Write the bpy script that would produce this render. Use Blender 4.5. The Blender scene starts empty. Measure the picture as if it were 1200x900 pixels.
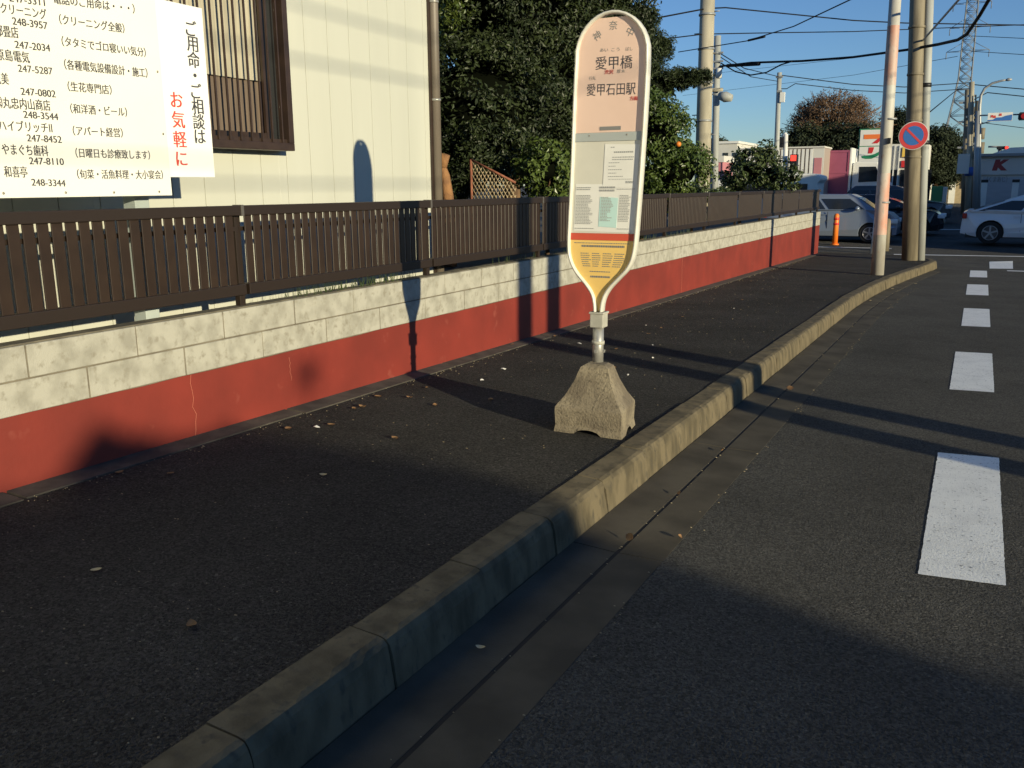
import bpy, bmesh, math, random
import numpy as np
from mathutils import Vector, Matrix
random.seed(7); RNG = np.random.default_rng(11)
SC = bpy.context.scene
COL = SC.collection

# ------------------------------------------------------------------ camera
cam_d = bpy.data.cameras.new('camera'); cam = bpy.data.objects.new('camera', cam_d); COL.objects.link(cam)
cam_d.sensor_width = 36.0; cam_d.lens = 31.05; cam_d.clip_start = 0.05; cam_d.clip_end = 3000
cam.matrix_world = Matrix(((0.887913,-0.095106,0.450074,0.000000),(0.459962,0.198076,-0.865564,0.000000),(-0.006829,0.975562,0.219619,1.264000),(0,0,0,1)))
SC.camera = cam

# ------------------------------------------------------------------ sky, sun, exposure
TO_SUN = Vector((1.0, -0.4735, 0.21)).normalized()
world = bpy.data.worlds.new('World'); SC.world = world; world.use_nodes = True
wn = world.node_tree.nodes; wl = world.node_tree.links
sky = wn.new('ShaderNodeTexSky'); sky.sky_type = 'NISHITA'; sky.sun_disc = False
sky.sun_elevation = math.asin(TO_SUN.z); sky.sun_rotation = math.atan2(TO_SUN.x, TO_SUN.y)
sky.altitude = 50; sky.air_density = 1.0; sky.dust_density = 0.0; sky.ozone_density = 2.6
tint = wn.new('ShaderNodeMix'); tint.data_type = 'RGBA'; tint.blend_type = 'MULTIPLY'; tint.inputs[0].default_value = 1; tint.inputs[7].default_value = (.86, 1.10, 1.50, 1)
wl.new(sky.outputs[0], tint.inputs[6]); wl.new(tint.outputs[2], wn['Background'].inputs[0]); wn['Background'].inputs[1].default_value = 0.078
sun_d = bpy.data.lights.new('sun', 'SUN'); sun = bpy.data.objects.new('sun', sun_d); COL.objects.link(sun)
sun_d.energy = 5.0; sun_d.angle = math.radians(0.53); sun_d.color = (1.0, 0.885, 0.60)
sun.rotation_euler = (-TO_SUN).to_track_quat('-Z', 'Y').to_euler(); sun.location = (20, -10, 20)
SC.view_settings.view_transform = 'Standard'; SC.view_settings.look = 'None'
SC.view_settings.exposure = 0.18; SC.view_settings.gamma = 1.0

# ------------------------------------------------------------------ helpers
def tag(o, label=None, cat=None, group=None, kind=None):
    if label: o['label'] = label
    if cat: o['category'] = cat
    if group: o['group'] = group
    if kind: o['kind'] = kind
    return o
def thing(name, loc, label, cat, group=None):
    o = bpy.data.objects.new(name, None); COL.objects.link(o); o.location = loc
    o.empty_display_size = .2
    return tag(o, label, cat, group)
def wloc(o):
    v = Vector((0, 0, 0))
    while o is not None: v += Vector(o.location); o = o.parent
    return v
class MB:
    def __init__(s): s.v = []; s.f = []; s.sm = []
    def add(s, vs, fs, smooth=False):
        n = len(s.v); s.v += [tuple(v) for v in vs]; s.f += [tuple(i+n for i in f) for f in fs]; s.sm += [smooth]*len(fs); return s
    def box(s, c, d, m=None):
        x, y, z = d[0]/2, d[1]/2, d[2]/2
        vs = [Vector(p) for p in ((-x,-y,-z),(x,-y,-z),(x,y,-z),(-x,y,-z),(-x,-y,z),(x,-y,z),(x,y,z),(-x,y,z))]
        if m is not None: vs = [m @ v for v in vs]
        vs = [v+Vector(c) for v in vs]
        return s.add(vs, [(0,3,2,1),(4,5,6,7),(0,1,5,4),(1,2,6,5),(2,3,7,6),(3,0,4,7)])
    def span(s, a, b):
        return s.box([(a[i]+b[i])/2 for i in range(3)], [abs(b[i]-a[i]) for i in range(3)])
    def tube(s, pts, r, n=8, cap=True, smooth=True):
        pts = [Vector(p) for p in pts]; k = len(pts)
        rs = r if isinstance(r, (list, tuple)) else [r]*k
        vs = []; ref = None
        for i, p in enumerate(pts):
            t = (pts[min(i+1, k-1)]-pts[max(i-1, 0)])
            t = t.normalized() if t.length > 1e-9 else Vector((0,0,1))
            if ref is None:
                ref = Vector((0,0,1)) if abs(t.z) < .9 else Vector((1,0,0))
            u = t.cross(ref)
            if u.length < 1e-6: u = t.cross(Vector((0,1,0)))
            u.normalize(); w = t.cross(u).normalized(); ref = w.cross(t)*-1 if False else ref
            for j in range(n):
                a = 2*math.pi*j/n
                vs.append(p+(u*math.cos(a)+w*math.sin(a))*rs[i])
        fs = [(i*n+j, i*n+(j+1) % n, (i+1)*n+(j+1) % n, (i+1)*n+j) for i in range(k-1) for j in range(n)]
        s.add(vs, fs, smooth)
        if cap:
            m = len(s.v)-k*n
            s.f += [tuple(m+j for j in range(n-1, -1, -1)), tuple(m+(k-1)*n+j for j in range(n))]; s.sm += [False, False]
        return s
    def cyl(s, a, b, r0, r1=None, n=12): return s.tube([a, b], [r0, r0 if r1 is None else r1], n)
    def prism(s, out, o, u, v, d):
        """outline (list of 2d) placed at o with axes u, v, extruded by vector d"""
        o, u, v, d = Vector(o), Vector(u), Vector(v), Vector(d); n = len(out)
        A = [o+u*a+v*b for a, b in out]; Bv = [p+d for p in A]
        return s.add(A+Bv, [tuple(range(n-1, -1, -1)), tuple(range(n, 2*n))]+[(i, (i+1) % n, n+(i+1) % n, n+i) for i in range(n)])
    def ell(s, c, r, n=12, m=8, jit=0.0):
        vs = []; fs = []
        for i in range(m+1):
            th = math.pi*i/m
            for j in range(n):
                ph = 2*math.pi*j/n; k = 1+(random.uniform(-jit, jit) if jit else 0)
                vs.append((c[0]+r[0]*k*math.sin(th)*math.cos(ph), c[1]+r[1]*k*math.sin(th)*math.sin(ph), c[2]+r[2]*k*math.cos(th)))
        for i in range(m):
            for j in range(n): fs.append((i*n+j, (i+1)*n+j, (i+1)*n+(j+1) % n, i*n+(j+1) % n))
        return s.add(vs, fs, True)
    def build(s, name, mat, parent=None, bevel=0, local=False, seg=2, smooth=None):
        off = Vector((0, 0, 0)) if (local or parent is None) else wloc(parent)
        me = bpy.data.meshes.new(name)
        me.from_pydata([Vector(v)-off for v in s.v], [], s.f)
        me.polygons.foreach_set('use_smooth', [smooth]*len(s.f) if smooth is not None else s.sm)
        bm = bmesh.new(); bm.from_mesh(me); bmesh.ops.recalc_face_normals(bm, faces=bm.faces)
        if bevel: bmesh.ops.bevel(bm, geom=bm.edges[:], offset=bevel, segments=seg, affect='EDGES', profile=.6)
        bm.to_mesh(me); bm.free()
        me.materials.append(mat); o = bpy.data.objects.new(name, me); COL.objects.link(o)
        if parent: o.parent = parent
        return o
def arr_mesh(name, V, F, mat, parent=None, smooth=False):
    off = np.array(wloc(parent)) if parent else np.zeros(3)
    V = np.asarray(V, dtype=np.float32)-off.astype(np.float32); F = np.asarray(F, dtype=np.int32); k = F.shape[1]
    me = bpy.data.meshes.new(name)
    me.vertices.add(len(V)); me.vertices.foreach_set('co', V.ravel())
    me.loops.add(F.size); me.loops.foreach_set('vertex_index', F.ravel())
    me.polygons.add(len(F)); me.polygons.foreach_set('loop_start', np.arange(0, F.size, k, dtype=np.int32))
    me.polygons.foreach_set('use_smooth', np.full(len(F), smooth))
    me.update(); me.validate(); me.materials.append(mat)
    o = bpy.data.objects.new(name, me); COL.objects.link(o)
    if parent: o.parent = parent
    return o
def dup(root, loc, label=None, rotz=None, scale=None):
    r = root.copy(); COL.objects.link(r); r.location = loc
    if rotz is not None: r.rotation_euler = (0, 0, rotz)
    if scale: r.scale = scale
    if label: r['label'] = label
    for ch in list(root.children):
        c = ch.copy(); COL.objects.link(c); c.parent = r
        for g in list(ch.children):
            d = g.copy(); COL.objects.link(d); d.parent = c
    return r

# ------------------------------------------------------------------ materials
def mat(name, col, rough=.6, col2=None, scale=6.0, lo=.35, hi=.65, detail=6, bump=0.0, bscale=60.0, metal=0.0, spec=.5, stretch=(1,1,1),
        col3=None, scale3=40.0, lo3=.6, hi3=.7, emit=None, estr=1.0, trans=0.0, alpha=1.0, sheen=0.0, coat=0.0, bdist=.004):
    m = bpy.data.materials.new(name); m.use_nodes = True; nt = m.node_tree; N = nt.nodes; L = nt.links
    b = N['Principled BSDF']; b.inputs['Roughness'].default_value = rough; b.inputs['Metallic'].default_value = metal
    b.inputs['Specular IOR Level'].default_value = spec; b.inputs['Coat Weight'].default_value = coat
    b.inputs['Base Color'].default_value = (*col, 1)
    if trans: b.inputs['Transmission Weight'].default_value = trans
    if emit: b.inputs['Emission Color'].default_value = (*emit, 1); b.inputs['Emission Strength'].default_value = estr
    if col2 or bump or col3:
        tc = N.new('ShaderNodeNewGeometry'); mp = N.new('ShaderNodeMapping'); mp.inputs['Scale'].default_value = stretch
        L.new(tc.outputs['Position'], mp.inputs[0])
    src = None
    if col2:
        n = N.new('ShaderNodeTexNoise'); n.inputs['Scale'].default_value = scale; n.inputs['Detail'].default_value = detail; L.new(mp.outputs[0], n.inputs['Vector'])
        mr = N.new('ShaderNodeMapRange'); mr.inputs[1].default_value = lo; mr.inputs[2].default_value = hi; L.new(n.outputs[0], mr.inputs[0])
        mx = N.new('ShaderNodeMix'); mx.data_type = 'RGBA'; mx.inputs[6].default_value = (*col, 1); mx.inputs[7].default_value = (*col2, 1)
        L.new(mr.outputs[0], mx.inputs[0]); src = mx.outputs[2]
    if col3:
        n = N.new('ShaderNodeTexNoise'); n.inputs['Scale'].default_value = scale3; n.inputs['Detail'].default_value = 3; L.new(mp.outputs[0], n.inputs['Vector'])
        mr = N.new('ShaderNodeMapRange'); mr.inputs[1].default_value = lo3; mr.inputs[2].default_value = hi3; L.new(n.outputs[0], mr.inputs[0])
        mx = N.new('ShaderNodeMix'); mx.data_type = 'RGBA'; mx.inputs[7].default_value = (*col3, 1)
        if src: L.new(src, mx.inputs[6])
        else: mx.inputs[6].default_value = (*col, 1)
        L.new(mr.outputs[0], mx.inputs[0]); src = mx.outputs[2]
    if src: L.new(src, b.inputs['Base Color'])
    if bump:
        n = N.new('ShaderNodeTexNoise'); n.inputs['Scale'].default_value = bscale; n.inputs['Detail'].default_value = 5; L.new(mp.outputs[0], n.inputs['Vector'])
        bp = N.new('ShaderNodeBump'); bp.inputs['Strength'].default_value = bump; bp.inputs['Distance'].default_value = bdist
        L.new(n.outputs[0], bp.inputs['Height']); L.new(bp.outputs[0], b.inputs['Normal'])
    return m
def asphalt(name, c0, c1, peb, cell, bump, dist, patch, rough=.95):
    """dark binder with stone grains of uneven tone, a few pale grains, broad worn patches"""
    m = bpy.data.materials.new(name); m.use_nodes = True; nt = m.node_tree; N = nt.nodes; L = nt.links
    b = N['Principled BSDF']; b.inputs['Roughness'].default_value = rough; b.inputs['Specular IOR Level'].default_value = .12
    g = N.new('ShaderNodeNewGeometry')
    v = N.new('ShaderNodeTexVoronoi'); v.inputs['Scale'].default_value = cell; L.new(g.outputs['Position'], v.inputs['Vector'])
    sep = N.new('ShaderNodeSeparateColor'); L.new(v.outputs['Color'], sep.inputs[0])
    mx = N.new('ShaderNodeMix'); mx.data_type = 'RGBA'; mx.inputs[6].default_value = (*c0, 1); mx.inputs[7].default_value = (*c1, 1)
    L.new(sep.outputs[0], mx.inputs[0])
    gt = N.new('ShaderNodeMath'); gt.operation = 'GREATER_THAN'; gt.inputs[1].default_value = .985; L.new(sep.outputs[1], gt.inputs[0])
    mx2 = N.new('ShaderNodeMix'); mx2.data_type = 'RGBA'; mx2.inputs[7].default_value = (*peb, 1); L.new(gt.outputs[0], mx2.inputs[0]); L.new(mx.outputs[2], mx2.inputs[6])
    n = N.new('ShaderNodeTexNoise'); n.inputs['Scale'].default_value = 1.1; n.inputs['Detail'].default_value = 7; n.inputs['Roughness'].default_value = .65; L.new(g.outputs['Position'], n.inputs['Vector'])
    mr = N.new('ShaderNodeMapRange'); mr.inputs[1].default_value = .3; mr.inputs[2].default_value = .7; mr.inputs[3].default_value = 1-patch; mr.inputs[4].default_value = 1+patch; L.new(n.outputs[0], mr.inputs[0])
    ml = N.new('ShaderNodeMix'); ml.data_type = 'RGBA'; ml.blend_type = 'MULTIPLY'; ml.inputs[0].default_value = 1
    L.new(mx2.outputs[2], ml.inputs[6]); L.new(mr.outputs[0], ml.inputs[7]); L.new(ml.outputs[2], b.inputs['Base Color'])
    v2 = N.new('ShaderNodeTexNoise'); v2.inputs['Scale'].default_value = cell*.85; v2.inputs['Detail'].default_value = 2; v2.inputs['Roughness'].default_value = .65; L.new(g.outputs['Position'], v2.inputs['Vector'])
    bp = N.new('ShaderNodeBump'); bp.inputs['Strength'].default_value = bump; bp.inputs['Distance'].default_value = dist; pass
    L.new(v2.outputs[0], bp.inputs['Height']); L.new(bp.outputs[0], b.inputs['Normal'])
    return m
M = {}
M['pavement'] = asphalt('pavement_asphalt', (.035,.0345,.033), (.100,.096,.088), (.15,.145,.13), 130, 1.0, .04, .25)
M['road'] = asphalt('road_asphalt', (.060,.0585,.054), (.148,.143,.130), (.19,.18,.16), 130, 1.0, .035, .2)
M['paint'] = mat('road_paint', (.88,.88,.83), .6, (.74,.74,.70), 6, .45, .75, bump=.5, bscale=120, col3=(.22,.22,.21), scale3=60, lo3=.60, hi3=.74)
M['kerb'] = mat('kerb_concrete', (.165,.135,.085), .92, (.09,.075,.048), 11, .40, .66, 10, .6, 130, stretch=(1,1,.45), col3=(.085,.075,.055), scale3=30, lo3=.58, hi3=.74, spec=.2)
M['gutter'] = mat('gutter_concrete', (.108,.094,.070), .92, (.066,.058,.044), 3.5, .35, .65, 8, .3, 120, spec=.15)
M['footing'] = mat('footing_concrete', (.085,.074,.058), .95, (.05,.044,.035), 8, .4, .6, 7, .4, 60)
M['slot'] = mat('slot_shade', (.012,.012,.012), .9)
M['soil'] = mat('soil', (.12,.09,.06), .95, (.06,.045,.03), 6, .4, .6, 6, .6, 30)
M['block'] = mat('concrete_block', (.42,.405,.345), .92, (.30,.287,.24), 9, .42, .66, 9, .5, 130, col3=(.25,.23,.18), scale3=24, lo3=.55, hi3=.78)
M['mortar'] = mat('mortar', (.20,.175,.13), .95, (.14,.12,.09), 8, .4, .6, 6, .3, 90)
M['cope'] = mat('cope_mortar', (.16,.14,.10), .95, (.09,.08,.06), 9, .4, .6, 6, .4, 60)
M['redpaint'] = mat('red_wall_paint', (.235,.031,.019), .62, (.175,.024,.015), 2.2, .35, .65, 8, .18, 45, col3=(.27,.062,.042), scale3=7, lo3=.66, hi3=.8)
M['crack'] = mat('crack_filler', (.55,.2,.13), .9)
M['fence'] = mat('brown_aluminium', (.033,.0195,.012), .40, (.025,.0145,.009), 9, .35, .65, 3, metal=0.0, spec=.5)
M['fencerail'] = mat('brown_rail', (.024,.0155,.011), .45)
M['fencecap'] = mat('rail_joint', (.2,.18,.16), .4, metal=.6)
M['siding'] = mat('cream_siding', (.555,.56,.485), .55, (.505,.51,.44), 2.2, .35, .7, 6, .08, 140, stretch=(1,1,.12))
M['groove'] = mat('siding_groove', (.24,.22,.16), .9)
M['winframe'] = mat('brown_window_frame', (.042,.025,.018), .4, (.032,.019,.014), 14, .4, .6)
M['glass'] = mat('dark_glass', (.02,.022,.024), .06, spec=.8)
M['curtain'] = mat('curtain', (.46,.42,.32), .9, (.37,.335,.25), 9, .4, .6, stretch=(1,8,.3))
M['curtain2'] = mat('curtain_lower', (.17,.125,.09), .9, (.12,.09,.07), 9, .4, .6, stretch=(1,8,.3))
M['room'] = mat('dark_room', (.02,.019,.018), .9)
M['pipe'] = mat('drain_pipe', (.18,.15,.118), .5, (.14,.115,.09), 3, .4, .6, stretch=(1,1,.3))
M['board'] = mat('sign_board', (.88,.87,.79), .45, (.84,.83,.75), 1.6, .4, .7, 5)
M['banner'] = mat('banner_white', (.91,.91,.87), .5, (.87,.87,.83), 1.4, .4, .7)
M['ink'] = mat('ink_dark', (.05,.05,.06), .7)
M['inkred'] = mat('ink_red', (.62,.07,.05), .7)
M['inkgrey'] = mat('ink_grey', (.22,.22,.21), .7)
M['inkfaint'] = mat('ink_faint', (.40,.40,.385), .7)
M['screw'] = mat('screw', (.3,.27,.22), .4, metal=.8)
M['signpost'] = mat('grey_blue_post', (.42,.47,.46), .5, (.36,.41,.4), 4, .4, .6)
M['frame'] = mat('sign_frame', (.70,.68,.60), .35, (.58,.56,.49), 12, .4, .7, spec=.6)
M['collar'] = mat('collar_grey', (.47,.455,.39), .5, (.40,.39,.33), 20, .4, .6)
M['pink'] = mat('pink_panel', (.80,.575,.47), .45, (.75,.53,.43), 3.5, .4, .7, 6)
M['cream'] = mat('cream_panel', (.68,.66,.57), .4, (.62,.60,.52), 4, .4, .7)
M['strip'] = mat('grey_strip', (.40,.43,.42), .4)
M['paper'] = mat('paper', (.80,.79,.74), .75, (.75,.74,.69), 8, .4, .7)
M['teal'] = mat('teal_paper', (.52,.74,.70), .75)
M['redstripe'] = mat('red_stripe', (.62,.09,.05), .45)
M['yellow'] = mat('yellow_panel', (.86,.58,.18), .42, (.81,.54,.16), 4, .4, .7)
M['galv'] = mat('galvanised', (.45,.44,.40), .4, (.36,.35,.32), 20, .4, .6, metal=.5)
M['stone'] = mat('mossy_concrete', (.28,.235,.16), .95, (.16,.13,.09), 7, .36, .62, 10, .6, 90, col3=(.10,.085,.06), scale3=60, lo3=.52, hi3=.74, bdist=.010)
M['pole_conc'] = mat('pole_concrete', (.42,.38,.29), .85, (.33,.30,.23), 5, .4, .6, stretch=(1,1,.25), bump=.2, bscale=40)
M['pole_pink'] = mat('pole_pink_paint', (.50,.485,.43), .6, (.54,.27,.19), 1.5, .36, .62, 5, stretch=(2,2,.8), col3=(.35,.3,.25), scale3=9, lo3=.6, hi3=.7)
M['pole_pale'] = mat('pole_pale_paint', (.50,.485,.43), .6, (.38,.35,.30), 2.2, .45, .68, 6, stretch=(2,2,.6), col3=(.42,.24,.17), scale3=8, lo3=.64, hi3=.74)
M['pole_brown'] = mat('pole_brown', (.26,.22,.15), .8, (.15,.125,.085), 2.0, .4, .6, 6, stretch=(3,3,.35))
M['pole_grey'] = mat('pole_grey', (.38,.39,.37), .6, (.30,.31,.29), 3, .4, .6, stretch=(2,2,.4))
M['steel'] = mat('grey_steel', (.32,.33,.33), .5, metal=.3)
M['dark'] = mat('black_plastic', (.012,.012,.013), .5)
M['cable'] = mat('cable_black', (.008,.008,.009), .7, spec=.2)
M['rust'] = mat('rusty_iron', (.30,.11,.06), .8, (.2,.07,.04), 20, .4, .6)
M['tan'] = mat('tan_block', (.46,.36,.22), .9, (.38,.3,.18), 6, .4, .6, bump=.4, bscale=40)
M['barkm'] = mat('bark', (.20,.12,.06), .95, (.10,.06,.035), 10, .4, .6, bump=.9, bscale=25, bdist=.02, stretch=(1,1,.4))
M['trunkcut'] = mat('orange_bark', (.30,.15,.06), .9, (.2,.1,.045), 12, .4, .6, bump=.8, bscale=22, bdist=.02)
def leafmat(name, a, b, rough=.4, sc=1.3, spec=.5):
    return mat(name, a, rough, b, sc, .38, .62, 4, spec=spec)
M['leaf_dark'] = leafmat('dark_glossy_leaf', (.014,.022,.008), (.036,.050,.016), .5, 2.2, .35)
M['leaf_mid'] = leafmat('mid_leaf', (.055,.085,.016), (.095,.125,.028), .4, 1.6)
M['leaf_citrus'] = leafmat('citrus_leaf', (.045,.075,.014), (.085,.12,.025), .4, 2.2)
M['leaf_shrub'] = leafmat('shrub_leaf', (.035,.055,.016), (.065,.088,.028), .42, 2.2)
M['needle'] = leafmat('pine_needle', (.022,.036,.014), (.04,.058,.02), .55, 2)
M['leaf_far'] = leafmat('far_evergreen_leaf', (.016,.026,.012), (.034,.044,.018), .7, .5, .3)
M['leaf_brown'] = leafmat('autumn_leaf', (.115,.065,.034), (.16,.095,.05), .7, .5)
M['core'] = mat('inner_shade', (.004,.005,.003), 1.0, spec=0.0)  # near-black colour standing in for the shade deep inside foliage
M['orange'] = mat('orange_fruit', (.75,.22,.03), .45)
M['dryleaf'] = mat('dry_leaf', (.27,.155,.065), .8, (.19,.10,.045), 40, .4, .6)
M['gritm'] = mat('grit', (.30,.25,.16), .9)
M['paleleaf'] = mat('pale_dry_leaf', (.55,.45,.26), .75)
M['scrap'] = mat('white_scrap', (.80,.78,.72), .8)
M['white'] = mat('white_paint', (.78,.77,.72), .45, (.70,.69,.64), 1.5, .4, .7)
M['offwhite'] = mat('offwhite_wall', (.66,.64,.58), .6, (.6,.58,.52), .8, .4, .7)
M['silver'] = mat('silver_car_paint', (.21,.25,.32), .3, metal=.3, coat=.5)
M['whitecar'] = mat('white_car_paint', (.72,.72,.72), .28, coat=.6)
M['blackcar'] = mat('black_car_paint', (.018,.018,.022), .22, coat=.7)
M['greycar'] = mat('dark_grey_car_paint', (.06,.06,.065), .25, coat=.7)
M['carglass'] = mat('car_glass', (.015,.018,.022), .08, spec=.8)
M['tyre'] = mat('tyre', (.014,.014,.014), .8)
M['rimdark'] = mat('rim_dark', (.05,.05,.055), .4)
M['rim'] = mat('alloy_rim', (.42,.42,.44), .3, metal=.7)
M['lampglass'] = mat('lamp_glass', (.75,.75,.75), .15)
M['taillamp'] = mat('tail_lamp', (.35,.01,.01), .25)
M['bollard'] = mat('orange_plastic', (.85,.20,.02), .45)
M['reflector'] = mat('red_reflector', (.7,.05,.03), .35)
M['magenta'] = mat('magenta_panel', (.33,.085,.15), .5, (.28,.07,.125), 1.0, .4, .6)
M['pinkwall'] = mat('pink_wall', (.58,.24,.26), .55, (.52,.21,.23), 1, .4, .6)
M['stripegap'] = mat('container_groove', (.34,.28,.24), .7)
M['signblue'] = mat('sign_blue', (.05,.17,.48), .45)
M['signred'] = mat('sign_red', (.68,.07,.07), .45)
M['logo_orange'] = mat('logo_orange', (.85,.20,.04), .5)
M['shopred'] = mat('shop_letter_red', (.30,.03,.035), .5)
M['logo_red'] = mat('logo_red', (.60,.03,.03), .5)
M['logo_green'] = mat('logo_green', (.02,.22,.10), .5)
M['redlamp'] = mat('red_lamp_lit', (.8,.03,.02), .4, emit=(1,.05,.03), estr=1.6)
M['bluesheet'] = mat('blue_sheet', (.05,.13,.42), .6)
M['roof_grey'] = mat('roof_grey', (.30,.30,.30), .6)
M['kshop'] = mat('shop_wall', (.66,.62,.56), .6, (.6,.56,.5), .6, .4, .6)
M['kshutter'] = mat('shop_shutter', (.44,.45,.47), .5, (.40,.41,.43), 1.2, .4, .6, stretch=(1,1,6))
M['green'] = mat('green_panel', (.10,.32,.12), .6)
M['amber'] = mat('amber_sign', (.85,.55,.10), .5)

# ------------------------------------------------------------------ ground profile
PROF = [(-60, 1.18), (26, -0.756), (31, -0.606), (36, -0.556), (45, -0.356), (60, -0.186), (400, -0.036)]
def zr(y): return float(np.interp(y, [a for a, b in PROF], [b for a, b in PROF]))
def zp(y): return zr(y)+0.17                                     # pavement surface
def strip(name, xs, ys, zf, m, kind='structure', thick=0.0):
    """sheet following the slope; xs: (left(y), right(y))"""
    mb = MB()
    vs = []; fs = []
    for y in ys:
        vs += [(xs[0](y), y, zf(y)), (xs[1](y), y, zf(y))]
    for i in range(len(ys)-1): fs.append((2*i, 2*i+1, 2*i+3, 2*i+2))
    n = len(vs)
    if thick:
        vs += [(v[0], v[1], v[2]-thick) for v in vs[:n]]
        for i in range(len(ys)-1):
            fs.append((n+2*i, n+2*i+2, n+2*i+3, n+2*i+1))
            fs.append((2*i, 2*i+2, n+2*i+2, n+2*i)); fs.append((2*i+1, n+2*i+1, n+2*i+3, 2*i+3))
        fs.append((0, n, n+1, 1)); e = 2*(len(ys)-1); fs.append((e, e+1, n+e+1, n+e))
    mb.add(vs, fs)
    o = mb.build(name, m); tag(o, kind=kind)
    return o
def frange(a, b, st): return [a+(b-a)*i/max(1, round((b-a)/st)) for i in range(max(1, round((b-a)/st))+1)]
YG = frange(-60, 24, 2)+[26, 28, 31, 33, 36, 40, 45, 52, 60, 100, 200, 400]
strip('ground', (lambda y: -700, lambda y: 700), YG+[1500], lambda y: zr(min(y, 400))-.06, M['soil'])
strip('road', (lambda y: -90, lambda y: 7.0 if y < 24 else 90), [y for y in YG if y <= 24], lambda y: zr(y), M['road'])
strip('side_road', (lambda y: -120, lambda y: 120), [24, 26, 28, 31, 33, 36, 40, 45, 52, 60, 100, 200, 400], lambda y: zr(y)-.0005, M['road'])
# kerb line: x of the front top edge along y
KX = [(-8, -1.42), (13.0, -1.44), (15.0, -1.38), (17.1, -1.257), (19.2, -1.06), (21.27, -.85), (22.2, -.78)]
def kx(y): return float(np.interp(y, [a for a, b in KX], [b for a, b in KX]))
PY = frange(-6, 22, .7)
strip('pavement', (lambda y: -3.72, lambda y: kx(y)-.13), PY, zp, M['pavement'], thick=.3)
# corner of the pavement beyond the poles
cor = [(-.91, 22.0), (-.86, 22.7), (-.96, 23.4), (-1.25, 24.1), (-1.8, 24.7), (-2.6, 25.1), (-3.72, 25.3), (-3.72, 22.0)]
mb = MB(); n = len(cor)
mb.add([(x, y, zp(y)) for x, y in cor]+[(x, y, zp(y)-.3) for x, y in cor], [tuple(range(n))]+[(i, (i+1) % n, n+(i+1) % n, n+i) for i in range(n)])
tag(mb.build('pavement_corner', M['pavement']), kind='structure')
# kerb stones, one course
mb = MB(); y = 1.372-.578*10; mbs = []
path = []
while y < 22.0:
    path.append((kx(y), y)); y += .578
path += [(-.74, 22.75), (-.84, 23.45), (-1.16, 24.2), (-1.75, 24.83), (-2.6, 25.25), (-3.72, 25.45)]
for i in range(len(path)-1):
    a, b = Vector((*path[i], 0)), Vector((*path[i+1], 0)); t = (b-a).normalized(); nrm = Vector((-t.y, t.x, 0))   # to the pavement side
    g = .0035
    a2, b2 = a+t*g, b-t*g
    jz = random.uniform(-.003, .003); jx = nrm*random.uniform(-.004, .004)
    prof = [(-.022, -.30), (-.02, -.172), (-.010, -.050), (-.002, -.022), (.010, -.006), (.030, 0.0), (.14, 0.003), (.145, -.3)]
    ns = 14; k = len(prof); vs = []
    for c in range(ns):
        q = a2.lerp(b2, c/(ns-1)); e = .006 if c in (0, ns-1) else 0
        for d, (u, w) in enumerate(prof):
            ch = abs(random.gauss(0, .0016))+e+(random.random() < .05)*.008 if 2 <= d <= 5 else 0
            vs.append(q+jx+nrm*(u+ch*.8)+Vector((0, 0, zp(q.y)+w+jz+.004-ch*.6)))
    mb.add(vs, [tuple(range(k)), tuple(range(ns*k-1, (ns-1)*k-1, -1))]+[(c*k+j, (c+1)*k+j, (c+1)*k+(j+1) % k, c*k+(j+1) % k) for c in range(ns-1) for j in range(k)])
kb = mb.build('kerb', M['kerb']); tag(kb, kind='structure')
mb = MB()
for i in range(len(path)-1):
    a, b = Vector((*path[i], 0)), Vector((*path[i+1], 0)); t = (b-a).normalized(); nrm = Vector((-t.y, t.x, 0))
    vs = [q+nrm*u+Vector((0, 0, zp(q.y)+w)) for q in (a, b) for u, w in ((.004, -.3), (.012, -.022), (.13, -.008), (.13, -.3))]
    mb.add(vs, [(0, 1, 2, 3), (7, 6, 5, 4)]+[(j, 4+j, 4+(j+1) % 4, (j+1) % 4) for j in range(4)])
tag(mb.build('kerb_joints', M['cope']), kind='structure')
# gutter: smooth apron, slot as a flat dark strip, outer strip flush with the road
GY = frange(-5.9, 21.6, 1.82)
mb = MB()
def apron(x0, x1, z0, z1, ys):
    for i in range(len(ys)-1):
        for (yy0, yy1) in ((ys[i]+.004, ys[i+1]-.004),):
            vs = [(kx(q)+u, q, zr(q)+w) for q in (yy0, yy1) for u, w in ((x0, z0), (x1, z1), (x1, -.08), (x0, -.08))]
            mb.add(vs, [(0, 1, 2, 3), (7, 6, 5, 4)]+[(j, 4+j, 4+(j+1) % 4, (j+1) % 4) for j in range(4)])
apron(.024, .214, .014, .003, GY); 
tag(mb.build('gutter_apron', M['gutter']), kind='structure')
mb = MB(); apron(.232, .42, .004, .0015, [y for y in GY if y < 17]); tag(mb.build('gutter_outer_strip', M['gutter']), kind='structure')
strip('gutter_slot', (lambda y: kx(y)+.20, lambda y: kx(y)+.24), [y for y in GY if y < 17], lambda y: zr(y)+.0015, M['slot'])  # near-black strip at surface level, paints the shade inside the slot
# concrete footing along the foot of the wall
mb = MB()
for i, y in enumerate(frange(-5, 24, 1.8)[:-1]):
    vs = [(x, q, zp(q)+w) for q in (y+.004, y+1.796) for x, w in ((-3.70, -.05), (-3.70, .016), (-3.545+random.uniform(-.008, .008), .007), (-3.54, -.05))]
    mb.add(vs, [(0, 1, 2, 3), (7, 6, 5, 4)]+[(j, 4+j, 4+(j+1) % 4, (j+1) % 4) for j in range(4)])
tag(mb.build('footing_strip', M['footing']), kind='structure')
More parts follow.
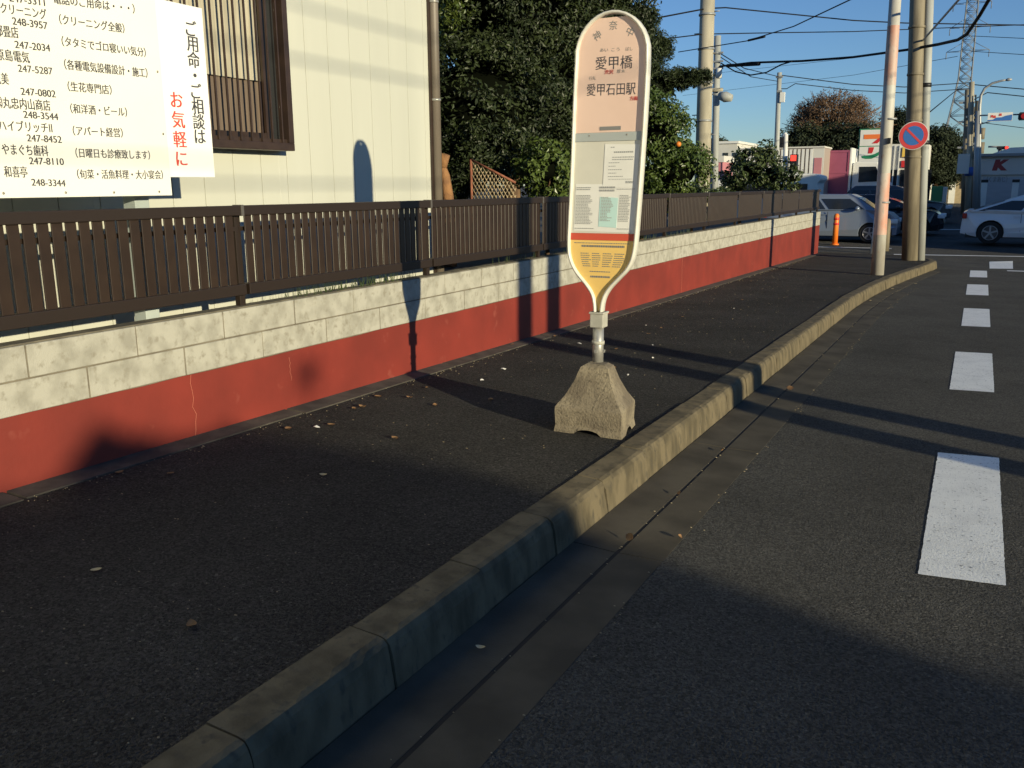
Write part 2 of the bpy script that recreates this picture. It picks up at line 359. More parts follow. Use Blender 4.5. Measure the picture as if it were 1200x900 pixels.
# road paint
def dash(name, pts):
    q = []
    for i in range(len(pts)):
        a, b = Vector(pts[i]), Vector(pts[(i+1) % len(pts)]); n = max(2, int((b-a).length/.03)); t = (b-a).normalized()
        for k in range(n):
            p = a+(b-a)*k/n+Vector((-t.y, t.x))*random.gauss(0, .0009); q.append((p.x, p.y, zr(p.y)+.0025))
    mb = MB()
    mb.add(q, [tuple(range(len(q)))]); return tag(mb.build(name, M['paint']), kind='structure')
for y0, y1, x0, x1 in ((3.62, 5.60, -.075, .232), (7.66, 9.74, -.068, .246), (11.92, 14.04, -.05, .262), (16.2, 18.4, -.05, .28), (20.3, 22.4, -.03, .29)):
    dash('road_dash', [(x0, y0), (x1, y0+.04), (x1+.01, y1+.04), (x0, y1)])
dash('road_dash', [(.36, 23.3), (.84, 23.5), (.92, 26.4), (.38, 26.1)])
dash('stop_line', [(.7, 22.6), (3.2, 22.7), (3.2, 22.95), (.7, 22.85)])
dash('road_line', [(-14, 28.6), (-2.2, 28.9), (-2.2, 29.03), (-14, 28.75)])
dash('road_line', [(-2.0, 27.2), (9, 28.4), (9, 28.55), (-2.0, 27.35)])
dash('road_line', [(-1.6, 38), (1.0, 38.4), (1.0, 38.6), (-1.6, 38.2)])
# yard soil behind the wall
strip('yard_ground', (lambda y: -16, lambda y: -3.8), frange(-4, 26, 3), lambda y: .42-.004*y, M['soil'])

# ------------------------------------------------------------------ block wall with red painted base
XW = -3.689
def wt(y): return 1.264-.664-.0028*y
def wr(y): return 1.264-.971-.0047*y
WY0, WY1 = -4.0, 24.8
root = thing('boundary_wall', (XW, 10, .2), 'long low boundary wall, two courses of bare concrete block over a red painted base', 'wall')
mb = MB(); ys = frange(WY0, WY1, .22); jt = {q: random.gauss(0, .0022) for q in ys}
for i in range(len(ys)-1):
    a, b = ys[i], ys[i+1]
    vs = [(x, q, z) for q in (a, b) for x, z in ((XW, zr(q)-.2), (XW, wr(q)+jt[q]), (XW-.112, wr(q)), (XW-.112, zr(q)-.2))]
    mb.add(vs, [(0, 1, 2, 3), (7, 6, 5, 4)]+[(j, 4+j, 4+(j+1) % 4, (j+1) % 4) for j in range(4)])
base = mb.build('painted_base', M['redpaint'], root)
ys = [WY0, 0, 5, 10, 15, 20, WY1]
mb = MB()
for y, zt, zb in ((3.34, 0, 1), (4.12, .1, .5), (12.4, 0, 1)):
    p = []; 
    for k in range(9):
        u = zt+(zb-zt)*k/8
        p.append((XW+.001, y+random.uniform(-.012, .012), wr(y)*(1-u)+zp(y)*u))
    mb.tube(p, .0011, 4)
mb.build('crack', M['crack'], base)
mbl = MB(); k0 = -10
def course(z0, z1, phase):
    k = 0; y = phase-.745*10
    while y < WY1:
        a, b = max(y+.005, WY0), min(y+.74, WY1)
        if b > a+.02:
            jx = random.uniform(0, .0035)
            f0 = lambda q: wr(q)*(1-z0)+wt(q)*z0
            f1 = lambda q: wr(q)*(1-z1)+wt(q)*z1
            vs = [(x, q, z) for q in (a, b) for x, z in ((XW+jx, f0(q)+.004), (XW+jx, f1(q)-.004), (XW-.108, f1(q)-.004), (XW-.108, f0(q)+.004))]
            mbl.add(vs, [(0, 1, 2, 3), (7, 6, 5, 4)]+[(j, 4+j, 4+(j+1) % 4, (j+1) % 4) for j in range(4)])
        y += .745
S = .79
YS = .79
def course2(z0, z1, ph):
    k = -12
    while True:
        y = ph+.589*k; k += 1
        if y > WY1: break
        a, b = max(y+.004, WY0), min(y+.585, WY1)
        if b < a+.02: continue
        jx = random.uniform(0, .004)
        f0 = lambda q: wr(q)*(1-z0)+wt(q)*z0
        f1 = lambda q: wr(q)*(1-z1)+wt(q)*z1
        vs = [(x, q, z) for q in (a, b) for x, z in ((XW+jx, f0(q)+.004), (XW+jx, f1(q)-.004), (XW-.108, f1(q)-.004), (XW-.108, f0(q)+.004))]
        mbl.add(vs, [(0, 1, 2, 3), (7, 6, 5, 4)]+[(j, 4+j, 4+(j+1) % 4, (j+1) % 4) for j in range(4)])
course2(0.0, .5, 2.72); course2(.5, 1.0, 2.425)
mbl.build('block_courses', M['block'], root, bevel=.003, seg=1)
mb = MB()
for i in range(len(ys)-1):
    a, b = ys[i], ys[i+1]
    vs = [(x, q, z) for q in (a, b) for x, z in ((XW-.004, wr(q)-.002), (XW-.004, wt(q)-.012), (XW-.105, wt(q)-.012), (XW-.105, wr(q)-.002))]
    mb.add(vs, [(0, 1, 2, 3), (7, 6, 5, 4)]+[(j, 4+j, 4+(j+1) % 4, (j+1) % 4) for j in range(4)])
mb.build('mortar_joints', M['mortar'], root)
mb = MB()
for i in range(len(ys)-1):
    a, b = ys[i], ys[i+1]
    vs = [(x, q, z) for q in (a, b) for x, z in ((XW-.008, wt(q)-.003), (XW-.01, wt(q)+.004), (XW-.098, wt(q)+.005), (XW-.10, wt(q)-.003))]
    mb.add(vs, [(0, 1, 2, 3), (7, 6, 5, 4)]+[(j, 4+j, 4+(j+1) % 4, (j+1) % 4) for j in range(4)])
mb.build('mortar_cap', M['cope'], root)

# ------------------------------------------------------------------ slat fence on the wall
XF = -3.72
def ft(y): return 1.264-.090-.0030*y
root = thing('slat_fence', (XF, 10, .6), 'dark brown vertical slat fence standing on the block wall', 'fence')
posts = [3.81+1.98*k for k in range(-4, 11)]+[24.6]
def rail(mb, x0, x1, za, zb, a, b):
    vs = [(x, q, ft(q)+z) for q in (a, b) for x, z in ((x0, za), (x0, zb), (x1, zb), (x1, za))]
    mb.add(vs, [(0, 1, 2, 3), (7, 6, 5, 4)]+[(j, 4+j, 4+(j+1) % 4, (j+1) % 4) for j in range(4)])
for i in range(len(posts)-1):
    a, b = posts[i], posts[i+1]
    mb = MB(); rail(mb, XF+.03, XF-.03, -.055, 0, a+.012, b-.012); mb.build('top_rail', M['fencerail'], root, bevel=.004)
    mb = MB(); rail(mb, XF+.034, XF-.03, -.502, -.440, a+.012, b-.012); mb.build('bottom_rail', M['fencerail'], root, bevel=.004)
    mb = MB(); rail(mb, XF-.012, XF-.036, -.142, -.118, a+.005, b-.005); mb.build('cross_rail', M['fencerail'], root)
    mb = MB(); y = a+.03
    while y+.05 < b-.02:
        rail(mb, XF+.013, XF+.003, -.443, -.052, y, y+.0560); y += .0705
    mb.build('slat_panel', M['fence'], root, bevel=.002, seg=1)
for p in posts:
    mb = MB(); mb.span((XF-.052, p-.022, wt(p)-.02), (XF-.014, p+.022, ft(p)-.002)); po = mb.build('post', M['fencerail'], root, bevel=.003)
    mb = MB(); mb.span((XF-.0345, p-.0105, ft(p)-.058), (XF+.0345, p+.0105, ft(p)+.004)); mb.build('rail_joint', M['fencecap'], po, bevel=.002)
for q in (4.85, 2.9):
    pass

# ------------------------------------------------------------------ house
XH = -4.33
root = thing('house', (XH-3, 2, .4), 'cream house with vertical board siding and a brown grilled window', 'house')
CORN = 6.80
mb = MB(); jo = 5.19-.257*40
y = jo
WIN = (3.35, 4.852, 1.522, 1.264+1.30)          # window hole y0,y1,z0,z1
ZB, ZT = .40, 5.2
while y < CORN:
    a, b = y+.0025, min(y+.2545, CORN)
    if a > -6:
        def bd(a, b, z0, z1):
            if b-a > .004 and z1-z0 > .004: mb.span((XH-.016, a, z0), (XH, b, z1))
        lo_, hi_ = max(a, WIN[0]), min(b, WIN[1])
        if hi_ <= lo_: bd(a, b, ZB, ZT)
        else:
            bd(a, lo_, ZB, ZT); bd(hi_, b, ZB, ZT); bd(lo_, hi_, ZB, WIN[2]); bd(lo_, hi_, WIN[3], ZT)
    y += .257
mb.build('siding', M['siding'], root, bevel=.0012, seg=1)
mb = MB()
def core(y0, y1, z0, z1): mb.span((XH-.18, y0, z0), (XH-.012, y1, z1))
core(-6, WIN[0], .2, ZT-.02); core(WIN[1], CORN-.004, .2, ZT-.02); core(WIN[0], WIN[1], .2, WIN[2]); core(WIN[0], WIN[1], WIN[3], ZT-.02)
mb.span((XH-7, CORN-.16, .2), (XH-.182, CORN-.003, ZT-.02)); mb.span((XH-7, -6, .2), (XH-.182, -5.85, ZT-.02))
mb.build('wall', M['groove'], root)
mb = MB(); mb.span((XH-7, CORN-.002, .2), (XH-.01, CORN+.012, ZT)); mb.build('gable_siding', M['siding'], root)
mb = MB(); mb.prism([(-.5, 0), (.45, 0), (-3.5, 1.9), (-7.5, 0), (-7.5, -.1), (.45, -.12)], (XH, -6.4, ZT), (1, 0, 0), (0, 0, 1), (0, CORN+6.9, 0)); mb.build('roof', M['roof_grey'], root)
# window: box frame proud of the wall, bars, glass and curtain behind
PX = XH+.135
YS_ = WIN[1]-.19
wroot = MB()
y0, y1, z0, z1 = WIN[0]-.02, WIN[1]+.02, WIN[2]-.02, WIN[3]+.02
t = .05
wroot.span((XH+.001, y0, z0), (PX, y1, z0+t)); wroot.span((XH+.001, y0, z1-t), (PX, y1, z1))
wroot.span((XH+.001, y0, z0+t), (PX, y0+t, z1-t)); wroot.span((XH+.001, y1-t, z0+t), (PX, y1, z1-t))
win = wroot.build('window', M['winframe'], root, bevel=.004)
mb = MB(); yb = y0+.09
while yb < y1-.06:
    mb.span((PX-.020, yb, z0+t), (PX-.007, yb+.012, z1-t)); yb += .096
mb.build('bars', M['winframe'], win, bevel=.003)
for a, b in ((z0+.05, z0+.075), (z1-.09, z1-.06)):
    mb = MB(); mb.span((PX-.040, y0+t, a), (PX-.022, y1-t, b)); mb.build('grille_rail', M['winframe'], win)
mb = MB(); mb.span((XH+.03, WIN[0]+.03, WIN[2]+.03), (XH+.036, WIN[1]-.03, WIN[3]-.03)); mb.build('lower_curtain', M['curtain2'], win)
mb = MB(); mb.span((XH+.037, YS_+.03, WIN[2]+.03), (XH+.05, WIN[1]-.03, WIN[3]-.03)); mb.build('pane', M['glass'], win)
mb = MB()
n = 40
yA, yB = WIN[0]+.03, YS_+.02
vs = []
for i in range(n+1):
    q = yA+(yB-yA)*i/n
    vs += [(XH+.055+.008*math.sin(i*1.7), q, WIN[2]+.42), (XH+.055+.008*math.sin(i*1.7), q, WIN[3]-.03)]
mb.add(vs, [(2*i, 2*i+2, 2*i+3, 2*i+1) for i in range(n)], True); mb.build('curtain', M['curtain'], win)
mb = MB(); mb.span((XH+.065, YS_, WIN[2]+.03), (XH+.085, YS_+.05, WIN[3]-.03)); mb.span((XH+.065, WIN[0]+.03, WIN[2]+.03), (XH+.084, YS_-.001, WIN[2]+.09)); mb.build('sash', M['winframe'], win)
# drainpipe at the corner
mb = MB(); xd, yd = XH+.03, CORN+.06
mb.tube([(xd, yd, .3), (xd, yd, ZT)], .042, 14); dp = mb.build('drainpipe', M['pipe'], root)
for z in (1.264+.72, 1.264+1.52, 1.264-.2):
    mb = MB(); mb.tube([(xd, yd, z), (xd, yd, z+.02)], .047, 14); mb.build('pipe_clip', M['galv'], dp)
mb = MB(); mb.span((XH-.004, CORN-.002, .35), (XH+.022, CORN+.018, ZT)); mb.build('corner_trim', M['winframe'], root)

# ------------------------------------------------------------------ lettering helper
def text_mesh(s, size=1.0, bold=0.0):
    c = bpy.data.curves.new('t', 'FONT'); c.body = s; c.size = size; c.offset = bold
    o = bpy.data.objects.new('t', c); COL.objects.link(o); bpy.context.view_layer.update()
    me = bpy.data.meshes.new_from_object(o.evaluated_get(bpy.context.evaluated_depsgraph_get()))
    vs = [v.co.copy() for v in me.vertices]; fs = [tuple(p.vertices) for p in me.polygons]
    bpy.data.objects.remove(o); bpy.data.curves.remove(c); bpy.data.meshes.remove(me)
    return vs, fs
def letter(mb, s, org, u, v, w=None, hgt=None, bold=.012, rot=0.0, center=False):
    """flat lettering: origin, axes u (reading direction) and v (up); fitted to width w or height hgt"""
    vs, fs = text_mesh(s, 1.0, 0.0)
    if not vs: return
    x0 = min(p.x for p in vs); x1 = max(p.x for p in vs); y0 = min(p.y for p in vs); y1 = max(p.y for p in vs)
    sy = hgt/.86 if hgt else None
    sx = w/(x1-x0) if w else sy
    if sy is None: sy = sx
    org, u, v = Vector(org), Vector(u), Vector(v)
    nrm = u.cross(v).normalized(); reps = [(0, 0)] if bold < .006 else [(-bold*1.5, 0), (bold*1.5, 1), (0, 2), (-bold*.75, 3), (bold*.75, 4)]
    cx = (x0+x1)/2 if center else x0; cy = (y0+y1)/2 if center else 0
    for dx, lay in reps:
        out = []
        for p in vs:
            a, b = (p.x-cx+dx)*sx, (p.y-cy)*sy
            if rot: a, b = a*math.cos(rot)-b*math.sin(rot), a*math.sin(rot)+b*math.cos(rot)
            out.append(org+u*a+v*b+nrm*.0003*lay)
        mb.add(out, fs)
def letter2(mb, s, a, b, hgt, bold=.012):
    """fit lettering between two points on one line"""
    a, b = Vector(a), Vector(b); w = (b-a).length
    letter(mb, s, a, (b-a).normalized(), (0, 0, 1), w, hgt, bold)

# ------------------------------------------------------------------ big notice board and banner
XB = -3.74
root = thing('notice_board', (XB, 2.5, .6), 'large cream notice board listing local shops and phone numbers above the fence', 'sign')
mb = MB(); br = (-3.740,3.368,1.224); 
mb.span((XB-.02, .9, br[2]), (XB, br[1], 2.75)); pan = mb.build('panel', M['board'], root, bevel=.002, seg=1)
mb = MB(); T = .0012; XT = XB+T
rows = [
 ('247-3311', (-3.739,2.587,2.041), (-3.739,2.754,2.049), .037, .012),
 ('電話のご用命は・・・）', (-3.739,2.799,2.070), (-3.739,3.236,2.096), .040, .012),
 ('クリーニング', (-3.739,2.543,1.991), (-3.739,2.755,1.996), .041, .014),
 ('248-3957', (-3.739,2.590,1.949), (-3.739,2.754,1.952), .037, .014),
 ('（クリーニング全般）', (-3.739,2.817,1.987), (-3.739,3.165,1.996), .040, .012),
 ('部畳店', (-3.739,2.507,1.895), (-3.739,2.610,1.899), .044, .016),
 ('247-2034', (-3.739,2.588,1.854), (-3.739,2.754,1.859), .037, .014),
 ('（タタミでゴロ寝いい気分）', (-3.739,2.817,1.894), (-3.739,3.279,1.900), .040, .012),
 ('原島電気', (-3.739,2.497,1.799), (-3.739,2.648,1.802), .044, .016),
 ('247-5287', (-3.739,2.589,1.757), (-3.739,2.753,1.761), .037, .010),
 ('（各種電気設備設計・施工）', (-3.739,2.817,1.795), (-3.739,3.278,1.803), .041, .014),
 ('花美', (-3.739,2.472,1.700), (-3.739,2.539,1.703), .044, .016),
 ('247-0802', (-3.739,2.589,1.662), (-3.739,2.755,1.664), .037, .014),
 ('（生花専門店）', (-3.739,2.822,1.701), (-3.739,3.056,1.704), .040, .012),
 ('㈱丸忠内山商店', (-3.739,2.462,1.603), (-3.739,2.722,1.607), .044, .014),
 ('248-3544', (-3.739,2.588,1.566), (-3.739,2.755,1.565), .037, .014),
 ('（和洋酒・ビール）', (-3.739,2.823,1.604), (-3.739,3.132,1.607), .040, .012),
 ('ハイブリッチⅡ', (-3.739,2.468,1.510), (-3.739,2.718,1.511), .042, .014),
 ('247-8452', (-3.739,2.591,1.467), (-3.739,2.759,1.466), .037, .014),
 ('（アパート経営）', (-3.739,2.823,1.506), (-3.739,3.095,1.508), .040, .012),
 ('やまぐち歯科', (-3.739,2.469,1.411), (-3.739,2.685,1.409), .044, .014),
 ('247-8110', (-3.739,2.589,1.369), (-3.739,2.757,1.368), .037, .014),
 ('（日曜日も診療致します）', (-3.739,2.824,1.407), (-3.739,3.246,1.407), .040, .012),
 ('和喜亭', (-3.739,2.466,1.317), (-3.739,2.572,1.315), .045, .016),
 ('248-3344', (-3.739,2.587,1.277), (-3.739,2.753,1.272), .037, .014),
 ('（旬菜・活魚料理・大小宴会）', (-3.739,2.820,1.311), (-3.739,3.316,1.311), .040, .012),
]
for s, a, b, hg, bo in rows: letter2(mb, s, a, b, hg, bo)
mb.build('lettering', M['ink'], pan)
mb = MB()
for p in ((-3.737,2.451,1.245), (-3.737,2.750,1.245), (-3.737,3.011,1.243), (-3.737,3.284,1.244), (-3.737,3.343,1.834), (-3.737,3.343,1.532)):
    mb.ell((XB+.001, p[1], p[2]), (.003, .006, .006), 8, 6)
mb.build('screw', M['screw'], pan)
root = thing('banner_sign', (-3.77, 3.7, 1.3), 'tall white banner sign with red and black vertical lettering beside the notice board', 'sign')
XN = -3.765
bt, bb = (-3.765,3.695,2.182), (-3.765,3.705,1.317)
mb = MB(); mb.span((XN-.012, br[1]-.12, bb[2]), (XN, (bt[1]+bb[1])/2, bt[2]+.01)); pan = mb.build('panel', M['banner'], root, bevel=.002, seg=1)
mb = MB()
def column_text(mb, s, a, b, size, bold):
    a, b = Vector(a), Vector(b); n = len(s)
    for i, ch in enumerate(s):
        letter(mb, ch, a.lerp(b, i/(n-1)), (0, 1, 0), (0, 0, 1), None, size, bold, center=True)
column_text(mb, 'ご用命・ご相談は', (-3.764,3.612,2.080), (-3.764,3.613,1.531), .075, .013)
mb.build('black_lettering', M['ink'], pan)
mb = MB(); column_text(mb, 'お気軽に', (-3.764,3.473,1.710), (-3.764,3.473,1.412), .078, .015)
mb.build('red_lettering', M['inkred'], pan)
# support post of the signs
root = thing('sign_support_post', (-3.90, 3.27, .3), 'pale grey-blue square post carrying the notice board behind the fence', 'post')
mb = MB(); mb.span((-3.945, 3.225, .2), (-3.855, 3.315, 2.7)); mb.build('post_shaft', M['signpost'], root, bevel=.004)
mb = MB()
for z in (1.35, 2.2): mb.span((-3.856, 3.22, z), (-3.765, 3.32, z+.05))
mb.build('bracket', M['signpost'], root)

# ------------------------------------------------------------------ bus stop
YB = 4.605
root = thing('bus_stop_sign', (-1.83, YB, zp(YB)), 'rounded pink and yellow bus stop sign on a weathered concrete foot', 'bus stop')
def smooth_poly(pts, it=2):
    for _ in range(it):
        q = []
        for i in range(len(pts)-1):
            a, b = pts[i], pts[i+1]
            q += [(a[0]*.75+b[0]*.25, a[1]*.75+b[1]*.25), (a[0]*.25+b[0]*.75, a[1]*.25+b[1]*.75)]
        pts = [pts[0]]+q+[pts[-1]]
    return pts
Z0 = 1.264
# centre line of the tube frame, from the neck up the left side, over the top and down the right side
def arc(cx, cz, rx, rz, a0, a1, n): return [(cx+rx*math.cos(a0+(a1-a0)*i/n), cz+rz*math.sin(a0+(a1-a0)*i/n)) for i in range(n+1)]
left = [(-1.858,-.70),(-1.860,-.66),(-1.872,-.60),(-1.912,-.545),(-1.972,-.485),(-2.010,-.42),(-2.024,-.35),(-2.018,-.20),(-2.003,.10),(-1.992,.48),(-1.983,.645)]
top = arc(-1.785, .655, .200, .220, math.pi, 0, 16)
right = [(-1.587,.60),(-1.594,.36),(-1.607,.08),(-1.626,-.27),(-1.638,-.38),(-1.668,-.45),(-1.728,-.51),(-1.785,-.570),(-1.815,-.63),(-1.822,-.70)]
line = smooth_poly(left, 2)+top[1:-1]+smooth_poly(right, 2)
mb = MB()
# frame: flat-oval section, 22 mm wide and 52 mm deep
def frame_sweep(mb, pts, wd, dp):
    k = len(pts); sec = [(-wd/2, -dp/2+.008), (-wd/2+.006, -dp/2), (wd/2-.006, -dp/2), (wd/2, -dp/2+.008), (wd/2, dp/2-.008), (wd/2-.006, dp/2), (-wd/2+.006, dp/2), (-wd/2, dp/2-.008)]
    vs = []
    for i, p in enumerate(pts):
        a, b = pts[max(i-1, 0)], pts[min(i+1, k-1)]
        t = Vector((b[0]-a[0], b[1]-a[1])).normalized(); nn = Vector((-t.y, t.x))
        for u, d in sec: vs.append((p[0]+nn.x*u, YB+d, Z0+p[1]+nn.y*u))
    m_ = len(sec)
    mb.add(vs, [(i*m_+j, i*m_+(j+1) % m_, (i+1)*m_+(j+1) % m_, (i+1)*m_+j) for i in range(k-1) for j in range(m_)], True)
frame_sweep(mb, line, .0165, .056)
fr = mb.build('frame', M['frame'], root)
# panel boards inside the frame, split at the bands
def inner(z):
    """inner left/right x at height z (relative to the eye)"""
    L_ = [p for p in line[:len(line)//2]]; R_ = [p for p in line[len(line)//2:]][::-1]
    L_ = sorted(L_, key=lambda p: p[1]); R_ = sorted(R_, key=lambda p: p[1])
    xl = np.interp(z, [p[1] for p in L_], [p[0] for p in L_]); xr = np.interp(z, [p[1] for p in R_], [p[0] for p in R_])
    return float(xl)+.008, float(xr)-.008
def band(mb, za, zb, y, th=.004, n=24, ins=0.0, tl=0.0):
    zs = [za+(zb-za)*i/n for i in range(n+1)]
    vs = []
    for z in zs:
        a, b = inner(z)
        if a > b: a = b = (a+b)/2
        vs += [(a+ins, y, Z0+z), (b-ins, y, Z0+z), (a+ins, y+th, Z0+z), (b-ins, y+th, Z0+z)]
    fs = []
    for i in range(n):
        k = 4*i
        fs += [(k, k+1, k+5, k+4), (k+2, k+6, k+7, k+3), (k, k+4, k+6, k+2), (k+1, k+3, k+7, k+5)]
    fs += [(0, 2, 3, 1), (4*n, 4*n+1, 4*n+3, 4*n+2)]
    mb.add(vs, fs)
YP = YB-.006
mb = MB(); band(mb, .273, .850, YP); pk = mb.build('pink_panel', M['pink'], root)
mb = MB(); band(mb, .228, .272, YP-.004, .008); st = mb.build('grey_strip', M['strip'], root)
mb = MB(); band(mb, -.262, .227, YP); cr = mb.build('timetable_panel', M['cream'], root)
mb = MB(); band(mb, -.300, -.263, YP-.002, .006); mb.build('red_stripe', M['redstripe'], root)
mb = MB(); band(mb, -.71, -.301, YP, n=34); ye = mb.build('yellow_panel', M['yellow'], root)
# writing; fx maps 0..1 across the panel at height z
def fx(u, z): a, b = inner(z); return a+(b-a)*u
def sgn(mb, s, u0, u1, z, hg, y=YP-.0012, bold=.0, tilt=-.02):
    a, b = fx(u0, z), fx(u1, z); letter(mb, s, (a, y, Z0+z), (1, 0, tilt), (.012, 0, 1), b-a, hg, bold)
mb = MB()
sgn(mb, '愛甲橋', .26, .80, .600, .062, bold=.004)
sgn(mb, '愛甲石田駅', .15, .865, .470, .058, bold=.004)
mb.build('lettering', M['ink'], pk)
mb = MB()
for ch, u, z, r in (('神', .27, .765, .55), ('奈', .51, .810, 0), ('中', .76, .770, -.5)):
    letter(mb, ch, (fx(u, .70) , YP-.0012, Z0+z), (1, 0, 0), (0, 0, 1), None, .042, .0, rot=r, center=True)
sgn(mb, 'あい', .32, .44, .684, .018); sgn(mb, 'こう', .49, .61, .682, .018); sgn(mb, 'ばし', .70, .80, .680, .018)
sgn(mb, '行先', .17, .27, .546, .018); sgn(mb, '厚木', .58, .70, .572, .018)
mb.span((fx(.37, .29), YP-.0022, Z0+.284), (fx(.68, .29), YP-.001, Z0+.303))
mb.build('small_lettering', M['inkgrey'], pk)
mb = MB(); sgn(mb, '渋沢', .40, .53, .572, .020, bold=.01); sgn(mb, '方面', .79, .90, .432, .020, bold=.01); mb.build('red_lettering', M['inkred'], pk)
mb = MB()
for u in (.22, .78): mb.ell((fx(u, .25), YP-.005, Z0+.258), (.004, .003, .004), 8, 6)
mb.build('screw', M['screw'], st)
def sheet(mb, u0, u1, z0, z1, y):
    a0, b0, a1, b1 = fx(u0, z0), fx(u1, z0), fx(u0, z1), fx(u1, z1)
    vs = [(a0, y, Z0+z0), (b0, y, Z0+z0-.006), (b1, y, Z0+z1-.006), (a1, y, Z0+z1)]
    mb.add(vs+[(v[0], v[1]+.0012, v[2]) for v in vs], [(0, 1, 2, 3), (7, 6, 5, 4), (0, 4, 5, 1), (1, 5, 6, 2), (2, 6, 7, 3), (3, 7, 4, 0)])
mb = MB(); sheet(mb, .46, .97, -.012, .212, YP-.0022); p1 = mb.build('notice_paper', M['paper'], cr)
mb = MB(); sheet(mb, .04, .985, -.250, .004, YP-.0015); p2 = mb.build('timetable_paper', M['paper'], cr)
mb = MB(); sheet(mb, .43, .705, -.225, -.065, YP-.0030); mb.build('teal_column', M['teal'], cr)
mb = MB()
def lines(mb, u0, u1, z0, z1, n, hg, y, ragged=.4):
    for i in range(n):
        z = z0+(z1-z0)*i/max(1, n-1); a, b = fx(u0, z), fx(u0+(u1-u0)*random.uniform(1-ragged, 1), z); x = a
        while x < b:
            w = random.uniform(.004, .012); xe = min(x+w, b); mb.add([(x, y, Z0+z), (xe, y, Z0+z), (xe, y, Z0+z+hg), (x, y, Z0+z+hg)], [(0, 1, 2, 3)]); x = xe+.0025
lines(mb, .55, .62, .192, .192, 1, .005, YP-.0032); lines(mb, .60, .90, .165, .165, 1, .008, YP-.0032, .05)
lines(mb, .58, .90, .140, .128, 2, .005, YP-.0032, .1); lines(mb, .53, .78, .112, .04, 5, .004, YP-.0032, .7); lines(mb, .54, .92, .026, .02, 1, .003, YP-.0032, .1); lines(mb, .80, .92, .012, .006, 2, .006, YP-.0032, .1)
mb.build('notice_print', M['inkfaint'], p1)
mb = MB()
lines(mb, .06, .30, -.018, -.028, 2, .005, YP-.0042, .2); lines(mb, .42, .66, -.020, -.036, 2, .010, YP-.0042, .05); lines(mb, .68, .96, -.026, -.026, 1, .004, YP-.0042, .1)
lines(mb, .06, .34, -.060, -.212, 20, .0042, YP-.0042, .35); lines(mb, .45, .64, -.070, -.195, 17, .0042, YP-.0042, .45); lines(mb, .73, .90, -.060, -.196, 17, .0042, YP-.0042, .3); lines(mb, .06, .40, -.238, -.238, 1, .004, YP-.0042, .1); lines(mb, .72, .92, -.238, -.238, 1, .004, YP-.0042, .1)
mb.build('timetable_print', M['inkfaint'], p2)
mb = MB()
lines(mb, .18, .86, -.338, -.338, 1, .011, YP-.0012, .02); lines(mb, .06, .95, -.318, -.318, 1, .004, YP-.0012, .05)
for u0, u1 in ((.16, .33), (.35, .50), (.53, .70), (.72, .90)): lines(mb, u0, u1, -.375, -.445, 7, .0045, YP-.0012, .3)
lines(mb, .27, .74, -.475, -.475, 1, .005, YP-.0012, .05); lines(mb, .24, .80, -.506, -.506, 1, .010, YP-.0012, .02)
mb.build('print', M['inkgrey'], ye)
# neck collar, pipe, ring
cx_ = -1.842
mb = MB(); mb.box((cx_+.002, YB, Z0-.74), (.078, .078, .088)); mb.box((cx_+.002, YB, Z0-.702), (.090, .088, .012)); mb.build('collar', M['collar'], root, bevel=.005)
mb = MB(); mb.cyl((cx_, YB, Z0-1.02), (cx_, YB, Z0-.78), .031, n=20); pi_ = mb.build('pipe', M['galv'], root)
mb = MB(); mb.cyl((cx_, YB, Z0-.882), (cx_, YB, Z0-.862), .036, n=20); mb.build('pipe_ring', M['collar'], pi_)
mb = MB(); mb.box((cx_, YB-.034, Z0-.92), (.016, .012, .016)); mb.box((cx_+.034, YB, Z0-.92), (.012, .016, .016)); mb.build('pipe_bolt', M['galv'], pi_)
# concrete foot: skirt, sloped body, flat top, drain arches at the skirt
bx0, bx1, by0, by1 = -2.022, -1.612, 4.395, 4.74
gz = zp(4.6)
rings = [(0.0, 0.0, .0), (.008, .008, .045), (.004, .004, .135), (.006, .006, .150), (.050, .045, .210), (.092, .082, .290), (.112, .100, .345), (.122, .110, .368), (.150, .135, .385)]
bm = bmesh.new(); NS = 14
loops = []
for ix, iy, zz in rings:
    x0, x1, y0, y1 = bx0+ix, bx1-ix, by0+iy, by1-iy; pts = []
    for (ax, ay, bx_, by_) in ((x0, y0, x1, y0), (x1, y0, x1, y1), (x1, y1, x0, y1), (x0, y1, x0, y0)):
        for k in range(NS): pts.append((ax+(bx_-ax)*k/NS, ay+(by_-ay)*k/NS))
    lp = []
    for i, (x, y) in enumerate(pts):
        k = i % NS; z = zz
        if zz == 0.0 and 4 <= k <= 10: z = .034*math.sin(math.pi*(k-4)/6)**.5 if 4 < k < 10 else 0.0
        x -= .13*(y-by0)*max(0, (x-bx0)/(bx1-bx0))
        c = min(k, NS-k); s_ = 1.0
        lp.append(bm.verts.new((x+random.uniform(-.0006, .0006), y+random.uniform(-.0006, .0006), gz+z)))
    loops.append(lp)
n4 = 4*NS
for a, b in zip(loops[:-1], loops[1:]):
    for i in range(n4): bm.faces.new((a[i], a[(i+1) % n4], b[(i+1) % n4], b[i]))
bm.faces.new(loops[-1])
bmesh.ops.recalc_face_normals(bm, faces=bm.faces)
me = bpy.data.meshes.new('foot'); bm.to_mesh(me); bm.free(); me.materials.append(M['stone'])
ob = bpy.data.objects.new('foot', me); COL.objects.link(ob); ob.parent = root; me.transform(Matrix.Translation(-Vector(root.location)))

